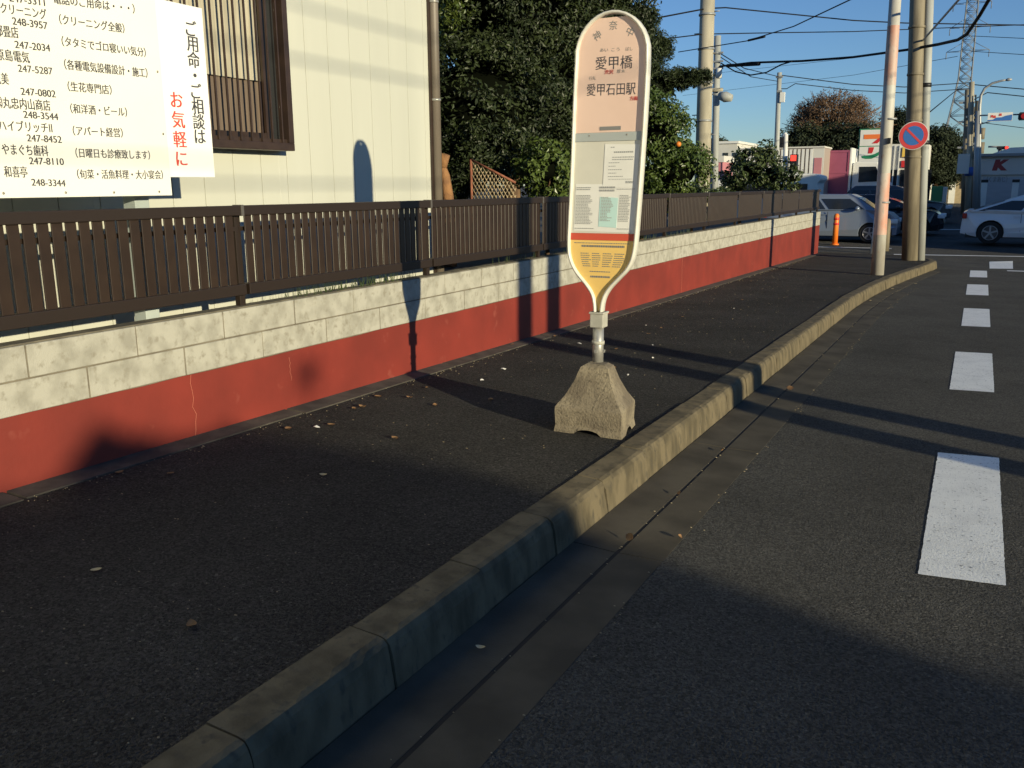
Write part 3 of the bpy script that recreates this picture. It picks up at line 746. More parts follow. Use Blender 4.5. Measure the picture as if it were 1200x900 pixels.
# ------------------------------------------------------------------ trees and plants
def leaf_cloud(C, Nrm, size, asp=.5, flat=.35, rng=RNG):
    """folded leaf quads at centres C, facing roughly Nrm"""
    n = len(C)
    d = Nrm+rng.normal(0, flat*2, (n, 3)); d /= np.linalg.norm(d, axis=1)[:, None]+1e-9
    r = rng.normal(0, 1, (n, 3)); a = np.cross(d, r); a /= np.linalg.norm(a, axis=1)[:, None]+1e-9
    b = np.cross(d, a)
    s = (size*rng.uniform(.6, 1.25, n))[:, None]
    fold = rng.uniform(.05, .25, n)[:, None]
    V = np.empty((n, 4, 3)); V[:, 0] = C-a*s*.5; V[:, 1] = C+b*s*asp*.5+d*s*fold*.5; V[:, 2] = C+a*s*.5-d*s*.1; V[:, 3] = C-b*s*asp*.5+d*s*fold*.5
    F = np.arange(n*4).reshape(n, 4)
    F = np.concatenate([F[:, [0, 1, 2]], F[:, [0, 2, 3]]])
    return V.reshape(-1, 3), F
def blob_points(blobs, n, clump, nclump, rng=RNG, shell=.25):
    """leaf centres gathered in clumps over the outsides of a set of ellipsoids; returns centres, normals"""
    w = np.array([b[3]*b[4]+b[4]*b[5]+b[3]*b[5] for b in blobs]); w = w/w.sum()
    bi = rng.choice(len(blobs), nclump, p=w); B_ = np.array(blobs)[bi]
    d = rng.normal(0, 1, (nclump, 3)); d /= np.linalg.norm(d, axis=1)[:, None]
    cc = B_[:, :3]+d*B_[:, 3:6]*rng.uniform(1-shell, 1.06, nclump)[:, None]
    csz = clump*rng.uniform(.55, 1.35, nclump)
    ci = rng.integers(0, nclump, n)
    e = rng.normal(0, 1, (n, 3)); e /= np.linalg.norm(e, axis=1)[:, None]
    P_ = cc[ci]+e*(csz[ci]*rng.uniform(.25, 1, n)**.5)[:, None]*np.array([1, 1, .8])
    Nn = d[ci]*.6+e*.7+np.array([0, 0, .35])
    return P_, Nn
def tree(name, label, cat, base, blobs, trunk, n, leaf, clump, nclump, lm, group=None, core=.8, twigs=None, asp=.5, flat=.35, trunk_r=.14, bark='barkm', limbs=True, clip=None):
    root = thing(name, base, label, cat, group)
    P_, Nn = blob_points(blobs, n, clump, nclump)
    if clip is not None:
        k = clip(P_); P_ = P_[k]; Nn = Nn[k]
    V, F = leaf_cloud(P_, Nn, leaf, asp, flat)
    arr_mesh('crown', V, F, M[lm], root)
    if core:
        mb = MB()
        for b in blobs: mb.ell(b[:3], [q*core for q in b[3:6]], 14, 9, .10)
        mb.build('shade_core', M['core'], root)  # solid dark core, blocks light and paints the crown's inner shade
    mb = MB()
    mb.tube(trunk, [trunk_r*(1-.55*i/(len(trunk)-1)) for i in range(len(trunk))], 9)
    if limbs:
        for b in blobs:
            p0 = Vector(trunk[-1]) if len(trunk) < 3 else Vector(trunk[len(trunk)//2])
            p1 = Vector(b[:3]); mid = p0.lerp(p1, .5)+Vector((random.uniform(-.1, .1), random.uniform(-.1, .1), .1))
            mb.tube([p0, mid, p1], [trunk_r*.45, trunk_r*.3, trunk_r*.12], 6)
    mb.build('trunk', M[bark], root)
    return root
E1 = 1.264
notsolid = lambda P_: ~((P_[:, 0] > -3.80) & (P_[:, 2] < 1.3))
offhouse = lambda P_: ~((P_[:, 1] < 6.95) & (P_[:, 0] < -4.2)) & notsolid(P_)
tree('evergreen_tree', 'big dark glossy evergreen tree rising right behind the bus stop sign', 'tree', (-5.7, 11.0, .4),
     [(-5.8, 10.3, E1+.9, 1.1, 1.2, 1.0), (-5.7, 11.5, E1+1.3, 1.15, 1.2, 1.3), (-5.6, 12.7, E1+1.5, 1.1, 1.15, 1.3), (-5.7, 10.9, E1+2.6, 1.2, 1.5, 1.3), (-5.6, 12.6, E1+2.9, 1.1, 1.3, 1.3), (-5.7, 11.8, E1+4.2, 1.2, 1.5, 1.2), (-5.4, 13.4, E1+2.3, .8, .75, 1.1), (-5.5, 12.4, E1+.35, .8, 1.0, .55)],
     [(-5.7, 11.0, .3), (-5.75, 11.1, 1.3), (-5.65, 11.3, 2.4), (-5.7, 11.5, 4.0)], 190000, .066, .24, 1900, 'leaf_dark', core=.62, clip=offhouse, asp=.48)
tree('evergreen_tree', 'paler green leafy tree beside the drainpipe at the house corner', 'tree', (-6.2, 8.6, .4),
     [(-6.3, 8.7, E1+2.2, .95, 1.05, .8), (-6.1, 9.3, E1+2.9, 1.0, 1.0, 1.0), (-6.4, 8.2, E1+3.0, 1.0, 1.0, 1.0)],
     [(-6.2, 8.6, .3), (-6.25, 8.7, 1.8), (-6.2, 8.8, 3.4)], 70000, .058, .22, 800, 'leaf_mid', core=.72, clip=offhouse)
tree('garden_shrub', 'dark shaded shrub under the evergreen behind the fence', 'shrub', (-6.6, 9.6, .4),
     [(-6.7, 9.3, E1+.45, .75, .9, .8), (-6.6, 10.2, E1+.25, .8, .9, .6), (-7.0, 8.5, E1+.9, .8, .9, .9)],
     [(-6.6, 9.6, .3), (-6.6, 9.6, 1.2)], 32000, .066, .2, 480, 'leaf_dark', core=.75, clip=offhouse, trunk_r=.06)
tree('garden_bush', 'small bright green bush left of the bus stop sign, just above the fence', 'bush', (-4.55, 9.65, .4),
     [(-4.55, 9.55, E1+.20, .33, .38, .30), (-4.6, 9.95, E1+.05, .35, .4, .28)],
     [(-4.55, 9.7, .3), (-4.55, 9.7, 1.2)], 2600, .07, .14, 60, 'leaf_citrus', core=.5, trunk_r=.03)
# citrus tree with one orange
cy = 13.8
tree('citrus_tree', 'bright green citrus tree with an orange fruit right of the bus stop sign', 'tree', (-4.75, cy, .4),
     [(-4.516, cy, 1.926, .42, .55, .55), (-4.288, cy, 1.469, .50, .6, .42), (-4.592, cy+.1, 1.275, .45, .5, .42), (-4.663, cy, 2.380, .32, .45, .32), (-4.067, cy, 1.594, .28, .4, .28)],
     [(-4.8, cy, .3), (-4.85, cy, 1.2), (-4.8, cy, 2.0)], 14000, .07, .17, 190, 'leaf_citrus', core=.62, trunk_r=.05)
o = bpy.data.objects['citrus_tree']
mb = MB(); q = Vector((-4.034,13.150,1.839)); mb.ell(q, (.042, .042, .04), 14, 10); mb.build('orange_fruit', M['orange'], o)
# pine with flat pruned pads
py_ = 14.6
pads = [(-4.559, py_, 2.920, .46, .4, .15), (-4.193, py_, 2.951, .22, .3, .11), (-4.899, py_, 2.820, .35, .4, .17), (-4.862, py_, 3.447, .27, .35, .19), (-5.121, py_, 3.849, .20, .35, .28), (-5.254, py_+.3, 3.000, .4, .5, .5)]
tree('pruned_pine', 'dark pruned pine with flat foliage pads against the sky', 'tree', (-5.3, py_, .4), pads,
     [(-5.5, py_+.3, .3), (-5.6, py_+.3, 1.6), (-5.45, py_+.2, 2.6), (-5.5, py_, 3.4)], 15000, .075, .10, 330, 'needle', core=.8, asp=.14, flat=.6, trunk_r=.08)
# loose shrub further along the fence
sy = 20.5
def PT(a): return a
shp = [(-4.599, sy, 1.544, .55, .5, .42), (-4.126, sy, 1.446, .45, .45, .35), (-4.770, sy, 1.879, .16, .25, .28), (-4.284, sy, 1.870, .22, .25, .26), (-3.701, sy, 1.350, .22, .3, .16), (-5.012, sy, 1.324, .22, .3, .25)]
tree('garden_shrub', 'loose leafy shrub showing over the far end of the brown fence', 'shrub', (-4.75, sy, .4), shp,
     [(-4.8, sy, .3), (-4.8, sy, 1.2)], 3600, .105, .17, 120, 'leaf_shrub', core=.45, trunk_r=.04)
tree('garden_shrub', 'low dark bush at the foot of the concrete utility pole', 'shrub', (-4.9, 17, .4),
     [(-4.897, 17, 1.096, .28, .4, .16), (-4.529, 17.5, 1.025, .2, .4, .1)], [(-4.9, 17, .3), (-4.9, 17, 1.0)], 1600, .09, .13, 50, 'leaf_shrub', core=.6, trunk_r=.03)
# far trees
def far_tree(name, label, base, blobs, trunk, n, leaf, clump, ncl, lm, **k): return tree(name, label, 'tree', base, blobs, trunk, n, leaf, clump, ncl, lm, **k)
ty = 78
far_tree('autumn_tree', 'brown half bare autumn tree rising over the parked trucks', (-10.863, ty, -.2),
     [(-11.406, ty, 6.148, 2.6, 2.2, 1.8), (-13.187, ty, 5.676, 1.3, 1.4, 1.5), (-9.578, ty, 6.080, 1.8, 1.6, 1.6), (-11.282, ty, 7.334, 2.6, 1.6, 1.0)],
     [(-10.863, ty, -.3), (-11.023, ty, 2.5), (-11.317, ty, 5.5)], 26000, .15, .6, 420, 'leaf_brown', core=.0, trunk_r=.3, bark='barkm')
o = bpy.data.objects['autumn_tree']
mb = MB(); c0 = Vector((-11.070,78.000,4.269))
for i in range(110):
    a = random.uniform(-1.25, 1.25); L_ = random.uniform(2.6, 4.9); q = c0+Vector((math.sin(a)*L_*1.05, random.uniform(-1.5, 1.5), math.cos(a)*L_*.92))
    mid = c0.lerp(q, .5)+Vector((random.uniform(-.3, .3), 0, .25)); mb.tube([c0, mid, q], [.07, .045, .015], 4)
mb.build('branches', M['barkm'], o)
ty = 72
far_tree('far_evergreen', 'dark evergreen tree under the brown autumn tree behind the trucks', (-10.956, ty, -.2),
     [(-12.387, ty, 3.968, 1.8, 1.6, 1.6), (-10.227, ty, 3.727, 2.1, 1.6, 1.7), (-8.399, ty, 3.871, 1.7, 1.6, 1.7), (-10.439, ty, 2.485, 4.0, 1.6, 1.5)],
     [(-10.956, ty, -.3), (-11.098, ty, 2.5)], 24000, .2, .55, 520, 'leaf_far', core=.8, trunk_r=.25)
ty = 66
far_tree('far_evergreen', 'rounded dark tree left of the lattice pylon behind the no parking sign', (-2.494, ty, -.2),
     [(-2.811, ty, 3.367, 1.5, 1.5, 1.4), (-2.030, ty, 2.811, 1.0, 1.3, 1.3), (-2.563, ty, 2.005, 1.5, 1.4, 1.1), (-2.643, ty, 4.013, .8, 1, .7)],
     [(-2.494, ty, -.3), (-2.661, ty, 2.5)], 20000, .18, .45, 420, 'leaf_far', core=.8, trunk_r=.25)
ty = 82
far_tree('far_evergreen', 'dark tree between the pink stained pole and the no parking sign', (-6.196, ty, -.2),
     [(-6.558, ty, 5.654, 1.5, 1.5, 1.5), (-7.261, ty, 4.653, 1.6, 1.5, 1.5), (-5.851, ty, 4.817, 1.5, 1.5, 2.0), (-6.492, ty, 3.262, 2.6, 1.5, 2.2)],
     [(-6.196, ty, -.3), (-6.389, ty, 2.5)], 18000, .2, .55, 420, 'leaf_far', core=.8, trunk_r=.25)
ty = 74
far_tree('far_evergreen', 'small dark tree beyond the leaning shrub, left of the white building', (-19.196, ty, -.2),
     [(-19.096, ty, 3.663, 1.2, 1.3, 1.0), (-19.606, ty, 4.349, .6, 1, .8), (-20.992, ty, 3.225, 1.2, 1.2, 1.2)],
     [(-19.196, ty, -.3), (-19.285, ty, 2.5)], 10000, .18, .42, 260, 'leaf_far', core=.85, trunk_r=.2)
# trellis, trunk and back wall in the garden
root = thing('trellis_screen', (-5.161,9.000,1.095), 'rusty brown lattice trellis with a sloping top behind the fence', 'trellis')
A = Vector((-5.184,9.000,1.047)); Bt = Vector((-5.186,9.000,1.552)); Ct = Vector((-4.619,9.000,1.292))
mb = MB(); A0 = Vector((A.x, A.y, .45)); mb.tube([A0, Bt], .018, 6); mb.tube([Bt, Ct], .014, 6); mb.build('trellis_frame', M['rust'], root)
mb = MB(); Wd = Ct.x-Bt.x
def topz(x): return Bt.z+(Ct.z-Bt.z)*(x-Bt.x)/Wd
for sgn_ in (1, -1):
    for k in range(-16, 22):
        p = []
        for i in range(25):
            x = A.x+Wd*i/24; z = .5+(k*.075)+sgn_*(x-A.x)*1.55
            if .5 < z < topz(x): p.append((x, A.y+sgn_*.004, z))
        if len(p) > 1: mb.tube([p[0], p[-1]], .0055, 4)
mb.build('lattice', M['tan'], root)
root = thing('tree_stump', (-5.120,8.300,1.098), 'stubby orange brown pruned tree trunk beside the drainpipe', 'tree stump')
q = Vector((-5.109,8.300,1.098)); u = 0.0107
mb = MB(); mb.tube([(q.x+4*u, q.y, .4), (q.x+3*u, q.y, q.z+4*u), (q.x, q.y, q.z+25*u), (q.x-5*u, q.y, q.z+38*u)], [.075, .065, .055, .045], 10); mb.build('trunk', M['trunkcut'], root)
mb = MB(); mb.tube([(q.x-3*u, q.y, q.z+32*u), (q.x+1*u, q.y, q.z+46*u)], [.05, .055], 9); mb.tube([(q.x-3*u, q.y, q.z+32*u), (q.x-9*u, q.y, q.z+43*u)], [.045, .05], 9); mb.build('stub', M['trunkcut'], root)
root = thing('garden_wall', (-7.6, 10, .4), 'low tan block garden wall seen past the house corner', 'wall')
mb = MB(); 
for k in range(12):
    for c in range(2): mb.span((-7.95+.0, 7.2+k*.4+(.2 if c else 0), .4+c*.2-.0), (-7.85, 7.59+k*.4+(.2 if c else 0), .595+c*.2))
mb.span((-7.96, 7.1, .99), (-7.84, 12.3, 1.116)); mb.build('blocks', M['tan'], root, bevel=.004, seg=1)

# ------------------------------------------------------------------ poles by the pavement corner
def pole(name, label, cat, pts, r, m, n=18, group=None):
    root = thing(name, pts[0], label, cat, group)
    mb = MB(); mb.tube(pts, r, n); sh = mb.build('shaft', M[m], root)
    return root, sh
g0 = (-1.544,17.622,-0.396); tp = (-1.639,17.620,5.169)
rA, sA = pole('steel_pole', 'slim pole with faded pink rust patches, nearest to the bus stop', 'pole', [(g0[0], g0[1], g0[2]-.05), Vector(g0).lerp(Vector(tp), .5), tp], [.115, .105, .095], 'pole_pale')
for za, zb in ((0.336, 1.428), (2.935, 3.926)):
    mb = MB(); ka, kb = (za-g0[2])/(tp[2]-g0[2]), (zb-g0[2])/(tp[2]-g0[2]); pa, pb = Vector(g0).lerp(Vector(tp), ka), Vector(g0).lerp(Vector(tp), kb)
    mb.tube([pa, pb], [.115-.02*ka+.0015, .115-.02*kb+.0015], 18, cap=False); mb.build('rust_patch', M['pole_pink'], sA)
mb = MB()
for py in (0,): pass
for z in (.9, 2.35): mb.cyl((g0[0]+.0, g0[1], z), (g0[0]+.0, g0[1], z+.03), .112, n=16)
mb.build('band', M['steel'], sA)
mb = MB(); q = Vector((-1.522,17.500,1.987)); mb.box((q.x, q.y, q.z), (.05, .05, .10)); mb.build('clip', M['dark'], sA)
g1 = (-1.313,22.704,-0.511); t1 = (-1.695,22.700,6.247)
rB, sB = pole('utility_pole', 'thick weathered brown pole behind the no parking sign', 'pole', [(g1[0], g1[1], g1[2]-.05), Vector(g1).lerp(Vector(t1), .5), t1], [.175, .165, .155], 'pole_brown')
for z in (1.8, 2.6, 3.6, 4.6):
    mb = MB()
    k = (z-g1[2])/(t1[2]-g1[2]); x = g1[0]+(t1[0]-g1[0])*k; y = g1[1]; mb.cyl((x, y, z), (x, y, z+.05), .178, n=18); mb.build('band', M['pole_brown'], sB)
g2 = (-1.092,22.835,-0.514); t2 = (-1.463,22.830,6.247)
rC, sC = pole('steel_pole', 'pale grey pole standing right of the weathered brown pole', 'pole', [(g2[0], g2[1], g2[2]-.05), Vector(g2).lerp(Vector(t2), .5), t2], [.10, .098, .095], 'pole_grey')
for z in (2.1, 3.35):
    mb = MB()
    k = (z-g2[2])/(t2[2]-g2[2]); x = g2[0]+(t2[0]-g2[0])*k; mb.cyl((x, g2[1], z), (x, g2[1], z+.09), .108, n=14); mb.build('band', M['dark'], sC)
# no parking sign
q = Vector((-1.447,22.350,2.284)); u = 0.0175
root = thing('no_parking_sign', q, 'round blue no parking sign with red ring and slash', 'sign')
def disc(mb, c, r, y0, y1, n=40, x=0, z=0):
    mb.tube([(c.x+x, y0, c.z+z), (c.x+x, y1, c.z+z)], r, n, smooth=False)
mb = MB(); disc(mb, q, 17.6*u, q.y+.012, q.y, 40); mb.build('disc', M['white'], root)
mb = MB(); disc(mb, q, 16.8*u, q.y-.002, q.y-.004); mb.build('red_ring', M['signred'], root)
mb = MB(); disc(mb, q, 12.0*u, q.y-.006, q.y-.008); mb.build('blue_face', M['signblue'], root)
mb = MB(); mb.box((q.x, q.y-.0105, q.z), (24*u, .002, 2.7*u), Matrix.Rotation(math.radians(45), 3, 'Y')); mb.build('slash', M['signred'], root)
mb = MB(); mb.box((q.x, q.y+.09, q.z), (.06, .16, .08)); mb.build('bracket', M['steel'], root)
# small posts behind the pink stained pole
q = (-2.584,27.389,-0.715)
root = thing('marker_post', q, 'short white marker post just left of the pink stained pole', 'post')
mb = MB(); mb.tube([(q[0], q[1], q[2]-.02), (q[0]+.03, q[1], q[2]+1.15)], .05, 10); mb.build('post_shaft', M['white'], root)
mb = MB(); mb.cyl((q[0]+.028, q[1], q[2]+1.03), (q[0]+.03, q[1], q[2]+1.11), .053, n=10); mb.build('reflector', M['reflector'], root)
q = (-2.318,28.215,-0.690)
root = thing('marker_post', q, 'stout brown stub post just right of the pink stained pole', 'post')
mb = MB(); mb.tube([(q[0], q[1], q[2]-.02), (q[0], q[1], q[2]+.85), (q[0], q[1], q[2]+.93)], [.11, .10, .06], 12); mb.build('post_shaft', M['pole_brown'], root)
# orange bollard
q = (-3.926,29.697,-0.646); 
root = thing('bollard', q, 'orange plastic bollard with red bands past the end of the wall', 'bollard')
mb = MB(); mb.tube([(q[0], q[1], q[2]), (q[0], q[1], q[2]+.04)], .13, 16); mb.tube([(q[0], q[1], q[2]+.03), (q[0], q[1], q[2]+.92), (q[0], q[1], q[2]+.97)], [.085, .078, .04], 16); mb.build('post_shaft', M['bollard'], root)
for z in (.62, .78):
    mb = MB(); mb.cyl((q[0], q[1], q[2]+z), (q[0], q[1], q[2]+z+.07), .087, n=16); mb.build('band', M['reflector'], root)

# ------------------------------------------------------------------ utility poles and lamps further off
b0 = (-5.547,20.000,-0.342); t0 = (-5.606,20.000,6.135)
rD, sD = pole('concrete_utility_pole', 'thick concrete utility pole right of the citrus tree', 'utility pole', [(b0[0], 20, 0), (t0[0]*.5+b0[0]*.5, 20, (t0[2])/2), t0], [.175, .165, .15], 'pole_conc')
mb = MB()
for i, z in enumerate(frange(1.9, 5.3, .45)):
    k = z/t0[2]; x = b0[0]+(t0[0]-b0[0])*k; s_ = 1 if i % 2 else -1
    mb.cyl((x+s_*.15, 20, z), (x+s_*.27, 20, z), .012, n=6)
mb.build('step_bolt', M['steel'], sD)
for z in (2.6, 3.4, 4.1, 4.8):
    mb = MB()
    k = z/t0[2]; x = b0[0]+(t0[0]-b0[0])*k; mb.cyl((x, 20, z), (x, 20, z+.04), .18, n=18); mb.build('band', M['steel'], sD)
b0 = (-7.353,28.000,-0.973); t0 = (-7.483,28.000,5.617)
rE, sE = pole('steel_utility_pole', 'thin grey steel pole standing behind the concrete utility pole', 'utility pole', [(b0[0], 28, -.5), t0], [.12, .10], 'pole_grey')
mb = MB(); a, b = (-7.754,27.800,4.043), (-7.205,27.800,4.039); mb.tube([a, b], .06, 6); mb.build('arm', M['pole_conc'], sE)
mb = MB()
a = Vector((-7.301,27.700,3.863)); b = Vector((-6.884,27.700,3.769)); mb.tube([a, a.lerp(b, .5), b], [.10, .16, .10], 8); mb.build('street_lamp_head', M['pole_grey'], sE)
mb = MB(); a = Vector((-7.316,27.700,4.501)); mb.tube([a+Vector((0, 0, -.14)), a+Vector((0, 0, .14))], .09, 10); mb.build('insulator', M['white'], sE)
mb = MB(); 
for py in (46, 66, 78, 98): pass
for p in ((-7.435,27.900,5.115), (-7.424,27.900,4.870), (-7.415,27.900,4.674)): mb.box(p, (.34, .06, .05))
mb.build('crossarm', M['steel'], sE)
b0 = (-8.264,42.000,0.309); t0 = (-8.389,42.000,6.045)
rF, sF = pole('utility_pole', 'slender far pole rising from the loose shrub', 'utility pole', [(b0[0], 42, -.5), t0], [.13, .10], 'pole_grey')
mb = MB(); a = Vector((-8.178,41.900,4.981)); mb.box(a, (.20, .15, .42)); mb.build('junction_box', M['white'], sF)
mb = MB(); mb.box((-8.359,41.900,5.854), (.3, .1, .08)); mb.box((-8.323,41.900,5.241), (.22, .1, .08)); mb.build('crossarm', M['steel'], sF)
# cluster at the crossing
def far_pole(name, label, px_b, px_t, y, r, m):
    pass
for (nm, lb, b_, t_, r_, m_) in (
    ('utility_pole', 'dark far pole left of the pair beside the lattice pylon', (-0.606,50.000,0.161), (-1.012,50.000,5.629), .15, 'pole_brown'),
    ('utility_pole', 'pale far pole wrapped with a blue sheet near its foot', (-0.419,48.000,0.206), (-0.827,48.000,5.786), .14, 'pole_conc'),
    ('utility_pole', 'brown far pole right of the pale one, behind the lamp post', (-0.238,52.000,0.119), (-0.530,52.000,4.546), .16, 'pole_brown')):
    r1, s1 = pole(nm, lb, 'utility pole', [(b_[0], b_[1], -.6), t_], [r_, r_*.8], m_, 12)
    mb = MB(); 
    for k in (.55, .75, .9):
        p = Vector((b_[0], b_[1], -.4)).lerp(Vector(t_), k); mb.box(p, (.75 if 'dark' in lb else .4, .1, .09))
    mb.build('crossarm', M['steel'], s1)
    for k in (.5, .68, .82):
        p = Vector((b_[0], b_[1], -.4)).lerp(Vector(t_), k); mb = MB(); mb.tube([p+Vector((.28, -.2, -.3)), p+Vector((.28, -.2, .25))], .13, 8); mb.build('fitting', M['pole_brown'], s1)
    mb = MB(); mb.tube([Vector((b_[0]+.24, b_[1]-.15, 0)), Vector((t_[0]+.22, t_[1]-.15, t_[2]-.6))], .03, 5); mb.build('riser_cable', M['cable'], s1)
    if 'blue' in lb:
        mb = MB(); p = (-0.548,48.000,1.941); p2 = (-0.529,48.000,1.549); mb.cyl(p2, p, .22, n=12); mb.build('blue_wrap', M['bluesheet'], s1)
        mb = MB(); p = (-0.826,47.600,2.095); mb.box(p, (.5, .4, .9)); mb.build('transformer', M['offwhite'], s1)
q = (0.013,46.000,0.252); root = thing('street_lamp', (q[0], q[1], -.36), 'tall curved street lamp over the crossing', 'street lamp')
pts = [(q[0], 46, -.4), (-0.206,46.000,2.503), (-0.385,46.000,4.528), (-0.381,46.000,4.998), (-0.259,46.000,5.299), (0.020,46.000,5.499), (0.375,46.000,5.586), (0.569,46.000,5.607)]
mb = MB(); mb.tube(pts, [.10, .085, .07, .06, .055, .05, .045, .04], 8); mb.build('lamp_post', M['steel'], root)
mb = MB(); mb.tube([(0.505,46.000,5.596), (0.634,46.000,5.617), (0.764,46.000,5.617)], [.04, .07, .03], 8); mb.build('lamp_head', M['steel'], root)
q = (-0.122,45.000,0.273); root = thing('traffic_signal', (q[0], q[1], -.36), 'traffic signal on a long arm with a blue and white direction plate', 'traffic signal')
mb = MB(); mb.tube([(q[0], 45, -.4), (-0.426,45.000,4.281)], [.11, .09], 10); mb.tube([(-0.573,45.000,4.091), (1.344,45.000,4.066)], .035, 6); mb.tube([(-0.337,45.000,3.706), (0.080,45.000,3.816), (0.123,45.000,4.045)], .03, 6); mb.build('mast', M['steel'], root)
mb = MB(); c = Vector((0.451,44.800,3.984)); u = 0.0324; mb.box(c, (29*u, .04, 11*u)); pl = mb.build('direction_plate', M['paper'], root)
mb = MB(); mb.prism([(-14, -5), (14, -5), (14, 2.6), (7, 1.5), (2, -.5), (-4, -.6), (-8, -3.2), (-14, -3.4)], (c.x, c.y-.024, c.z), (u, 0, 0), (0, 0, u), (0, -.006, 0)); mb.build('blue_field', M['signblue'], pl)
mb = MB()
for x, z in ((-9.5, 1.2), (-6.5, .4), (.2, 2.8)): mb.prism([(-1.6, -1.6), (1.7, -1.4), (1.2, 1.7), (-1.2, 1.5)], (c.x+x*u, c.y-.026, c.z+z*u), (u, 0, 0), (0, 0, u), (0, -.006, 0))
mb.build('symbols', M['inkred'], pl)
mb = MB(); c = Vector((1.345,44.800,3.984)); mb.prism([(-6.5, -3), (-5, -5), (22, -5), (22, 5), (-5, 5), (-6.5, 3)], c, (u, 0, 0), (0, 0, u), (0, .25, 0)); hd = mb.build('signal_head', M['dark'], root)
mb = MB(); mb.cyl((c.x, c.y-.01, c.z), (c.x, c.y-.06, c.z), 3.6*u, n=16); mb.build('signal_lens', M['taillamp'], hd)
q = (0.737,53.000,2.459); root = thing('traffic_signal', (q[0], 53, -.3), 'small far traffic signal showing a red light above the shop roof', 'traffic signal')
u = 0.0385
mb = MB(); mb.tube([(q[0], 53, -.4), (0.682,53.000,3.010)], .09, 8); mb.tube([(0.140,53.000,3.024), (0.682,53.000,3.010)], .05, 6); mb.build('mast', M['steel'], root)
c = Vector((0.801,52.900,2.953)); mb = MB(); mb.box(c, (14*u, .2, 4.2*u)); hd = mb.build('signal_head', M['dark'], root, bevel=.04)
mb = MB(); mb.cyl((c.x+4.6*u, c.y-.1, c.z), (c.x+4.6*u, c.y-.16, c.z), 2.0*u, n=14); mb.build('red_lens', M['redlamp'], hd)
q = (-6.136,33.000,0.515); u = 0.0292
root = thing('pedestrian_signal', (q[0], 33, -.6), 'pedestrian signal with its red lamp lit, just over the loose shrub', 'traffic signal')
mb = MB(); mb.tube([(q[0], 33, -.6), (-6.251,33.000,2.952)], .075, 10); mb.tube([(-6.378,33.000,2.869), (-6.223,33.000,2.965)], .06, 8); mb.build('signal_post', M['white'], root)
mb = MB(); c = Vector((-6.361,32.900,2.662)); mb.box(c, (4*u, .16, 12*u)); mb.build('backing_box', M['dark'], root)
mb = MB(); c = Vector((-5.881,32.800,1.997)); mb.box((c.x, c.y, c.z), (8.5*u, .24, 17*u)); hd = mb.build('signal_head', M['dark'], root, bevel=.02)
mb = MB(); mb.box((c.x-.2*u, c.y-.125, c.z+4.2*u), (6.2*u, .02, 6.6*u)); mb.build('red_lens', M['redlamp'], hd)
mb = MB(); mb.box((c.x-5*u, c.y+.02, c.z), (4*u, .05, .06)); mb.build('bracket', M['steel'], root)

# ------------------------------------------------------------------ lattice pylon
yq = 185
root = thing('lattice_pylon', (-3.036, yq, 0), 'tall grey lattice transmission pylon', 'pylon')
u = 0.1379
M['pylon'] = mat('pylon_steel', (.17,.19,.22), .7)
cxp = -4.364
def hw(z): return float(np.interp(z, [0, 7, 19, 36.8, 38], [3.3, 2.55, 1.05, .85, .75]))
zs = [-1, 3.5, 7, 10, 13, 15.5, 17.5, 19.3, 21, 22.6, 24.2, 25.8, 27.4, 29, 30.6, 32.2, 33.8, 35.4, 37, 38.2]
def cor_(z): w = hw(z); return [Vector((cxp+a*w-.35*(z < 19)*(19-z)/19, yq+b*w, z)) for a, b in ((-1, -1), (1, -1), (1, 1), (-1, 1))]
for i in range(4):
    mb = MB(); mb.tube([cor_(z)[i] for z in zs], [.11]*len(zs), 4); mb.build('pylon_leg', M['pylon'], root)
mb = MB()
for a, b in zip(zs[:-1], zs[1:]):
    ca, cb = cor_(a), cor_(b)
    for i in range(4):
        j = (i+1) % 4; mb.tube([ca[i], cb[j]], .06, 3); mb.tube([ca[j], cb[i]], .06, 3); mb.tube([cb[i], cb[j]], .06, 3)
mb.build('bracing', M['pylon'], root)
for z, w in ((36, 2.2), (32, 3.0), (28, 3.2), (24, 3.4)):
    mb = MB()
    for s_ in (-1, 1):
        e = Vector((cxp, yq+s_*0, z))+Vector((s_*w, 0, 0)); 
        for c in (Vector((cxp+s_*hw(z), yq-.8, z)), Vector((cxp+s_*hw(z), yq+.8, z)), Vector((cxp+s_*hw(z+1.6), yq, z+1.4))): mb.tube([c, e], .05, 3)
        mb.tube([e, e+Vector((0, 0, -1.2))], .07, 5)
    mb.build('crossarm', M['pylon'], root)

# ------------------------------------------------------------------ overhead wires
def wire(label, pts, r, sag=0.0, group='overhead wires'):
    P_ = [Vector(p) for p in pts]; out = []
    for a, b in zip(P_[:-1], P_[1:]):
        for i in range(12):
            t = i/12; p = a.lerp(b, t); p.z -= sag*4*t*(1-t); out.append(p)
    out.append(P_[-1]); mb = MB(); mb.tube(out, r, 5); o = mb.build('overhead_wire', M['cable']); tag(o, label, 'wire', group); return o
wire('highest black wire running left from the concrete utility pole', [(-6.097,15.000,3.578), (-6.045,18.000,4.494), (-5.611,20.000,4.948)], .016)
wire('highest black wire running right from the concrete utility pole across the sky', [(-5.611,20.000,4.948), (-5.465,21.000,5.112), (-3.116,24.000,5.089), (-2.049,25.000,5.088), (0.579,27.000,5.111), (3.120,29.000,5.345)], .015)
wire('second black wire crossing the sky below the highest one', [(-6.096,15.000,3.564), (-5.944,18.000,4.086), (-5.646,20.000,4.432), (-4.706,22.000,4.658), (-3.227,25.000,4.984), (0.621,29.000,5.407), (3.336,31.000,5.626)], .012)
